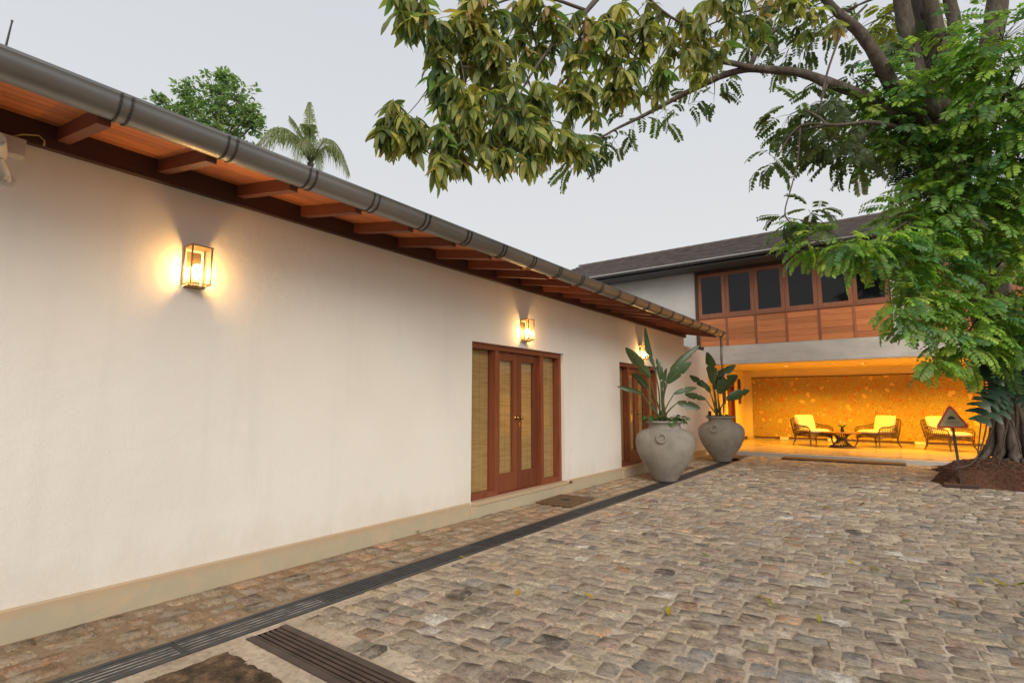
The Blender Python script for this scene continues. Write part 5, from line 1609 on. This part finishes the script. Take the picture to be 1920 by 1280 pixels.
def spray_mesh(col, L, pairs, ll):
    """feathery leaf: a drooping stalk with paired oval leaflets"""
    b = MB()
    cs = []
    bend = rng.uniform(0.5, 1.3)
    x = z = 0.0
    rach = []
    N = pairs + 1
    vs, fs = [], []
    def leaflet(px, pz, ang, side, s_):
        o = len(vs)
        wL, wW = ll * s_, ll * s_ * rng.uniform(0.46, 0.56)
        fwd = rng.uniform(0.25, 0.6)
        dz = rng.uniform(-0.55, -0.05)
        d = Vector((fwd * math.cos(ang), side, fwd * math.sin(ang) + dz)).normalized()
        q = Vector((math.cos(ang), 0, math.sin(ang)))
        w_ = (q - d * q.dot(d)).normalized()
        n_ = d.cross(w_) * (1 if side < 0 else -1)
        B = Vector((px, 0.008 * side, pz))
        for t, hw, up in ((0.0, 0.06, 0), (0.35, 0.5, 0.05), (0.75, 0.40, 0.02), (1.0, 0.03, -0.06)):
            base = B + d * wL * t + n_ * up * wL
            vs.extend([tuple(base - w_ * wW * hw), tuple(base - n_ * 0.05 * wL * hw * 2), tuple(base + w_ * wW * hw)])
        cc = jit(col, 0.22)
        cs.extend([cc] * 12)
        for i in range(3):
            a = o + i * 3
            fs.extend([(a, a + 1, a + 4, a + 3), (a + 1, a + 2, a + 5, a + 4)])
    for i in range(N + 1):
        ang = -bend * (i / N)
        rach.append((x, 0, z))
        if i:
            s_ = (0.7 + 0.5 * math.sin(math.pi * min(1, i / N * 0.9 + 0.05))) 
            for side in (-1, 1):
                leaflet(x, z, ang, side, s_ * rng.uniform(0.85, 1.1))
        x += L / N * math.cos(ang)
        z += L / N * math.sin(ang)
    o = len(vs)
    for p in rach:
        vs += [(p[0], -0.003, p[2]), (p[0], 0.003, p[2])]
        cs += [(0.12, 0.13, 0.05)] * 2
    for i in range(len(rach) - 1):
        fs.append((o + 2 * i, o + 2 * i + 1, o + 2 * i + 3, o + 2 * i + 2))
    b.v, b.f, b.mi, b.c = vs, fs, [0] * len(fs), cs
    return b.mesh('leaf_spray', 'leaf', True)
SPR = {0: [spray_mesh(jit(c, 0.15), rng.uniform(0.34, 0.5), rng.randint(6, 9), rng.uniform(0.085, 0.115)) for c in
           [(0.17, 0.31, 0.07)] * 5 + [(0.24, 0.40, 0.08)] * 5 + [(0.12, 0.25, 0.10)] * 4 + [(0.36, 0.48, 0.085)] * 3],
       1: [spray_mesh(jit(c, 0.15), rng.uniform(0.38, 0.55), rng.randint(7, 9), rng.uniform(0.10, 0.125)) for c in [(0.075, 0.115, 0.045)] * 5 + [(0.11, 0.155, 0.05)] * 3],
       2: [spray_mesh(jit(c, 0.15), rng.uniform(0.40, 0.55), rng.randint(8, 10), rng.uniform(0.10, 0.13)) for c in [(0.24, 0.27, 0.05)] * 4 + [(0.30, 0.30, 0.06)] * 2]}
items = []
tw = MB()
allp = list(lp.values())
for x, y, z, r, n, ty in RAIN:
    c = Vector((x, y, z))
    near = nearest_on(allp, c)
    twig(tw, near[1], c, min(0.03, near[2]), 0.008, 0.12, 5)
    mult = {0: 3.5, 1: 2.2, 2: 3.6}[ty]
    for k in range(int(n * mult) + 1):
        p = rnd_in(c, r * ((1.05 if k % 3 else 1.45) if ty != 1 else 1.3))
        if k % 2 == 0:
            twig(tw, c.lerp(p, 0.1), p, 0.006, 0.003, 0.1)
        d = (p - c) + (c - near[1]).normalized() * r * 0.5 + Vector((rng.uniform(-1, 1), rng.uniform(-1, 1), rng.uniform(-0.5, 0.5))) * r * 0.7
        d.z = d.z * 0.4 - 0.12 * r
        items.append((rng.choice(SPR[ty]), leaf_matrix(p, d, rng.uniform(-0.5, 0.5), rng.uniform(0.8, 1.15))))
tw.build('twigs', 'twig_bark', big)['kind'] = 'stuff'
place_leaves(big, items, 'leaf_spray', 'farther_leaf_sprays', 'leaf')

# ---- climbers on the trunk: lobed philodendron leaves low down, split-leaf ones high up
def lobed_leaf(L, w_, col, lobes, depth, bend=0.5):
    """broad leaf cut into fingers on both sides"""
    b = MB()
    vs, fs, cs = [], [], []
    def pt(t, off):
        a = -bend * t
        return (L * (math.sin(bend * t) / bend if bend else t), off, -L * (1 - math.cos(bend * t)) / bend)
    spine = [pt(i / (lobes * 2), 0) for i in range(lobes * 2 + 1)]
    vs += spine
    for side in (-1, 1):
        for i in range(lobes):
            t0 = (2 * i) / (lobes * 2)
            env = math.sin(math.pi * min(0.98, 0.12 + 0.86 * (t0 + 0.5 / lobes))) ** 0.6
            hw = w_ / 2 * env
            o = len(vs)
            def q(t, f, dz=0.0):
                p = pt(min(1.0, t), side * hw * f)
                return (p[0], p[1], p[2] + 0.10 * hw * f - 0.22 * hw * f * f + dz)
            dt = 1 / lobes
            k_ = 0.35 * dt
            vs += [q(t0 + 0.02 * dt, 1 - depth), q(t0 + 0.92 * dt, 1 - depth), q(t0 + k_ + 0.10 * dt, 0.80), q(t0 + k_ + 0.66 * dt, 0.80), q(t0 + k_ * 1.5 + 0.28 * dt, 1.0), q(t0 + k_ * 1.5 + 0.52 * dt, 1.0)]
            a, c, e = 2 * i, 2 * i + 1, 2 * i + 2
            F = [(a, o, o + 1, e, c), (o, o + 2, o + 3, o + 1), (o + 2, o + 4, o + 5, o + 3)]
            fs += F if side < 0 else [f[::-1] for f in F]
    o = len(vs)
    b.v, b.f, b.mi, b.c = vs, fs, [0] * len(fs), [jit(col, 0.05)] * len(vs)
    return b.mesh('leaf', 'leaf_thick', True)
def climber(name, spec, label, col, lobes, depth, wf):
    base = Vector(spec[0][0])
    t = empty(name, tuple(base), label, 'climbing plant')
    stem = MB()
    ps = sorted([s_[0] for s_ in spec], key=lambda q: q[2])
    stem.tube([tuple(p) + (0.02,) for p in ps], 6)
    stem.build('stem', 'stem_green', t, smooth=True)
    for a, c in spec:
        a, c = Vector(a), Vector(c)
        L = (c - a).length
        pet = a.lerp(c, 0.30) + Vector((0, 0, 0.10 * L))
        MB().tube([tuple(a) + (0.012,), tuple(a.lerp(pet, 0.5) + Vector((0, 0, 0.03))) + (0.010,), tuple(pet) + (0.008,)], 6).build('leaf_stalk', 'stem_green', t, smooth=True)
        d = c - pet
        me = lobed_leaf(d.length * 0.92, d.length * wf, jit(col), lobes, depth, 0.5)
        to_cam = (CAMP - pet).normalized()
        n_ = (Vector((0, 0, 0.7)) + to_cam * 0.9 + Vector((rng.uniform(-0.4, 0.4), 0, 0))).normalized()
        link('leaf', me, t, leaf_matrix(pet, d, rng.uniform(-0.3, 0.3), 1.0, n_))
climber('philodendron', PHILO, 'climbing plant with large dark lobed leaves low on the big tree trunk', (0.035, 0.066, 0.042), 5, 0.5, 0.8)
climber('split_leaf_climber', MONST, 'climbing plant with finely split dark leaves high on the big tree', (0.05, 0.095, 0.04), 10, 0.78, 0.85)

# ---- bird of paradise plants in the pots
def strelitzia(i, base, label):
    t = empty('bird_of_paradise', base, label, 'potted plant', 'tall plants in the stone pots')
    for p0, mid, bb, tip, w_ in STREL[i]:
        p0, mid, bb, tip = Vector(p0), Vector(mid), Vector(bb), Vector(tip)
        p0 = Vector((base[0], base[1], base[2])) + Vector((rng.uniform(-0.09, 0.09), rng.uniform(-0.09, 0.09), -0.02))
        pts = curve_pts([p0, mid, bb], 6)
        MB().tube([tuple(p) + (0.022 - 0.013 * k / (len(pts) - 1),) for k, p in enumerate(pts)], 8).build('stalk', 'stem_green', t, smooth=True)
        d = tip - bb
        L = d.length
        toc = (CAMP - bb).normalized()
        side0 = d.normalized().cross(toc).normalized()
        nrm = side0.cross(d.normalized())
        ang = rng.uniform(-0.6, 0.6)
        side = (side0 * math.cos(ang) + nrm * math.sin(ang)).normalized()
        nn = side.cross(d.normalized())
        if nn.z < 0: nn = -nn
        N = 16
        vs, fs, cs = [], [], []
        start = (bb - mid).normalized()
        col = jit((0.048, 0.080, 0.032), 0.25)
        tear = set(rng.sample(range(5, 13), 1))
        for k in range(N + 1):
            u = k / N
            c = bb + d * u + nn * (0.10 * L * 4 * u * (1 - u) * 0.6)
            hw = w_ * 0.47 * (math.sin(math.pi * min(1, 0.06 + u * 0.93)) ** 0.7) + 0.003
            l_, r_ = hw, hw
            if k in tear: l_ *= 0.45
            if k + 1 in tear: r_ *= 0.6
            vs += [tuple(c - side * l_ + nn * 0.35 * l_), tuple(c), tuple(c + side * r_ + nn * 0.35 * r_)]
            cs += [col] * 3
        for k in range(N):
            a = 3 * k
            fs += [(a, a + 1, a + 4, a + 3), (a + 1, a + 2, a + 5, a + 4)]
        b = MB()
        b.v, b.f, b.mi, b.c = vs, fs, [0] * len(fs), cs
        lf = b.build('leaf', 'leaf_thick', t, smooth=True)
        MB().tube([tuple(bb + d * u + nn * (0.24 * L * u * (1 - u) - 0.003)) + (0.009 * (1 - u) + 0.002,) for u in [k / 10 for k in range(11)]], 6).build('midrib', 'stem_green', lf, smooth=True)
strelitzia(0, (POT1[0], POT1[1], 1.07), 'tall bird of paradise plant with dark paddle leaves reaching up to the wall lantern')
strelitzia(1, (POT2[0], POT2[1], 1.07), 'shorter bird of paradise plant with broad dark leaves, in the pot by the lounge')

def trailing(name, c, n, R_, label, col, z0):
    t = empty(name, c, label, 'plant')
    ms = [leaf_mesh('leaf', 0.10, 0.075, jit(col, 0.3), 4, rng.uniform(0.2, 0.8), 0.2) for k in range(6)]
    for k in range(n):
        a = rng.uniform(0, 6.283)
        r = R_ * rng.uniform(0.55, 1.25)
        p0 = Vector((c[0] + 0.15 * math.cos(a), c[1] + 0.15 * math.sin(a), c[2]))
        p1 = Vector((c[0] + r * math.cos(a), c[1] + r * math.sin(a), c[2] + rng.uniform(0.04, z0) - 0.25 * max(0, r - R_)))
        MB().tube([tuple(p0) + (0.004,), tuple((p0 + p1) / 2 + Vector((0, 0, 0.05))) + (0.004,), tuple(p1) + (0.003,)], 5).build('stem', 'stem_green', t)
        for j in range(3):
            d = Vector((math.cos(a + rng.uniform(-1.2, 1.2)), math.sin(a + rng.uniform(-1.2, 1.2)), rng.uniform(-0.5, 0.3)))
            link('leaf', rng.choice(ms), t, leaf_matrix(p0.lerp(p1, 0.6 + 0.2 * j) + Vector((0, 0, 0.02)), d, rng.uniform(-0.6, 0.6), rng.uniform(0.7, 1.3)))
trailing('trailing_plant', (POT1[0], POT1[1], 1.09), 34, 0.34, 'small bright green trailing plant spilling over the rim of the stone pot', (0.07, 0.15, 0.04), 0.14)
trailing('low_plant', (POT2[0], POT2[1], 1.09), 20, 0.22, 'low green plant in the pot at the foot of the shorter bird of paradise', (0.06, 0.12, 0.03), 0.08)

# vase on the coffee table
t = empty('flower_vase', (3.06, 19.5, FL + 0.472), 'small dark vase of green leaves and pale flowers on the round table', 'vase')
W0 = t.matrix_basis
link('vase_body', MB().lathe([(0.045, 0.0), (0.055, 0.03), (0.05, 0.08), (0.035, 0.11), (0.045, 0.125), (0.035, 0.12)], 20).mesh('vase_body', 'black_plastic', True), t, W0)
ms = [leaf_mesh('leaf', 0.17, 0.035, jit((0.05, 0.11, 0.03)), 4, 0.5, 0.3) for k in range(4)]
for k in range(14):
    a = k * 2.4
    link('leaf', rng.choice(ms), t, leaf_matrix(W0.translation + Vector((0, 0, 0.11)), (math.cos(a) * 0.5, math.sin(a) * 0.5, rng.uniform(0.5, 1.0)), rng.uniform(-1, 1), rng.uniform(0.8, 1.2)))
for k in range(7):
    a = k * 2.1
    p = W0.translation + Vector((0.07 * math.cos(a), 0.07 * math.sin(a), 0.24 + 0.04 * (k % 3)))
    MB().tube([tuple(W0.translation + Vector((0, 0, 0.1))) + (0.003,), tuple(p) + (0.003,)], 5).build('flower_stem', 'stem_green', t)
    fm = MB()
    fm.tube([tuple(p + Vector((0, 0, -0.01))) + (0.006,), tuple(p + Vector((0, 0, 0.01))) + (0.024,), tuple(p + Vector((0, 0, 0.035))) + (0.016,)], 8)
    fm.build('flower', 'cushion', t, smooth=True)

# ---- trees behind the low roof
bt = empty('leafy_tree', (-21.6, 11.0, -0.15), 'dense small leaved green tree rising behind the low roof', 'tree')
b = MB()
b.tube(densify([(-21.6, 11.0, -0.15, 0.4), (-21.7, 11.0, 5, 0.33), (-21.5, 11.1, 10, 0.25), (-21.7, 11.0, 14, 0.15), (-21.6, 11.1, 16.3, 0.06)]), 10, wob=0.05, rng=rng)
b.build('trunk', 'bark', bt, smooth=True)
lm = [leaf_mesh('leaf', rng.uniform(0.2, 0.34), 0.12, jit(c, 0.25), 3, 0.5, 0.3) for c in [(0.22, 0.33, 0.16)] * 4 + [(0.28, 0.39, 0.18)] * 3 + [(0.16, 0.26, 0.14)] * 3]  # greens paled: distance haze is put into the leaf colour
items = []
tw = MB()
ctr = Vector((-21.7, 11.0, 13.0))
for x, y, z, r, n in BGT:
    c = Vector((x, y, z))
    twig(tw, ctr, c, 0.09, 0.03, 0.06, 5)
    for k in range(int(36 * (r / 0.8) ** 2) + 16):
        p = rnd_in(c, r * (0.95 if k % 4 else 1.3))
        if k % 3 == 0:
            twig(tw, c, p, 0.02, 0.008, 0.08, 4)
        for j in range(7):
            d = Vector((rng.uniform(-1, 1), rng.uniform(-1, 1), rng.uniform(-0.4, 0.9)))
            items.append((rng.choice(lm), leaf_matrix(p + d * 0.08, d, rng.uniform(-1, 1), rng.uniform(0.7, 1.1))))
# hidden lower half of the crown
for k in range(500):
    p = rnd_in(ctr - Vector((0, 0, 0.5)), 2.6)
    d = Vector((rng.uniform(-1, 1), rng.uniform(-1, 1), rng.uniform(-0.4, 0.9)))
    items.append((rng.choice(lm), leaf_matrix(p, d, 0, 1.2)))
tw.build('branches', 'twig_bark', bt)['kind'] = 'stuff'
arr = {m.name: arrays(m) for m in lm}
o = link('crown', merge('crown', [(arr[me.name], M) for me, M in items], 'leaf', True), bt)
o['kind'] = 'stuff'

pm = empty('palm_tree', (-16.2, 13.0, -0.15), 'palm tree with drooping feathery fronds showing above the gutter', 'tree')
HUB = Vector((-16.3, 12.95, 12.3))
b = MB()
b.tube(densify([(-16.2, 13.0, -0.15, 0.24), (-16.1, 13.0, 4, 0.18), (-16.2, 12.95, 8, 0.16), tuple(HUB) + (0.14,)]), 12, wob=0.03, rng=rng)
b.build('trunk', 'bark', pm, smooth=True)
def frond(tipv, lift, n_pairs, ll, col):
    P = curve_pts([HUB, HUB.lerp(tipv, 0.35) + Vector((0, 0, lift)), HUB.lerp(tipv, 0.7) + Vector((0, 0, lift * 0.9)), tipv], 8)
    b = MB()
    b.tube([tuple(p) + (0.035 - 0.028 * k / len(P),) for k, p in enumerate(P)], 5, 0)
    n0 = len(b.v)
    b.c = [(0.12, 0.14, 0.06)] * n0
    for k in range(n_pairs):
        t = 0.12 + 0.88 * k / n_pairs
        i = min(len(P) - 2, int(t * (len(P) - 1)))
        p, d = P[i].lerp(P[i + 1], t * (len(P) - 1) - i), (P[i + 1] - P[i]).normalized()
        sd = d.cross(Vector((0, 0, 1)))
        sd = sd.normalized() if sd.length > 0.05 else Vector((1, 0, 0))
        for s_ in (-1, 1):
            L = ll * math.sin(math.pi * (0.2 + 0.72 * t)) * rng.uniform(0.55, 1.15)
            q1 = p + sd * s_ * L * 0.35 + d * L * 0.2 - Vector((0, 0, L * 0.12))
            q2 = p + sd * s_ * L * rng.uniform(0.3, 0.65) + d * L * rng.uniform(0.1, 0.5) - Vector((0, 0, L * rng.uniform(0.6, 0.95)))
            w_ = d * 0.022
            cc = jit(col, 0.3)
            b.add([tuple(p - w_ * 0.6), tuple(p + w_ * 0.6), tuple(q1 - w_), tuple(q1 + w_), tuple(q2)], [(0, 1, 3, 2), (2, 3, 4)], 0, cc)
    b.build('frond', 'leaf', pm, smooth=True)
for tp, lift in (((-17.9, 11.3, 13.0), 1.1), ((-16.25, 12.7, 15.1), 0.2), ((-14.5, 13.7, 11.7), 1.2), ((-15.4, 11.7, 11.4), 1.1), ((-18.3, 12.6, 13.9), 0.7), ((-15.7, 14.6, 12.2), 1.0), ((-16.9, 12.2, 14.4), 0.3), ((-15.8, 12.4, 13.7), 0.6), ((-17.6, 14.3, 12.4), 1.0), ((-16.8, 10.7, 11.9), 1.1)):
    frond(Vector(tp), lift, 62, 0.95, (0.26, 0.30, 0.16))  # frond green paled too, with the haze painted into it

# ---- fallen leaves on the cobbles
FC = [((0.42, 0.30, 0.03), 4), ((0.30, 0.26, 0.05), 3), ((0.12, 0.20, 0.04), 2), ((0.25, 0.13, 0.05), 2)]
names = {0: 'yellow', 1: 'pale green', 2: 'green', 3: 'brown'}
for k, (x, y, z) in enumerate(FALLEN):
    ci = rng.choices(range(4), [w for c, w in FC])[0]
    L = rng.uniform(0.06, 0.115)
    me = leaf_mesh('fallen_leaf', L, L * rng.uniform(0.3, 0.45), jit(FC[ci][0]), 5, rng.uniform(-0.9, -0.3), 0.5)
    a = rng.uniform(0, 6.28)
    o = link('fallen_leaf', me, None, leaf_matrix((x, y, 0.016), (math.cos(a), math.sin(a), 0.03), rng.uniform(-0.2, 0.2)))
    on = 'lying on the narrow strip by the white wall' if x < 0.83 else 'lying on the courtyard cobbles'
    tag(o, f'{names[ci]} fallen leaf {on}', 'leaf', f'{names[ci]} leaves {on[6:]}')
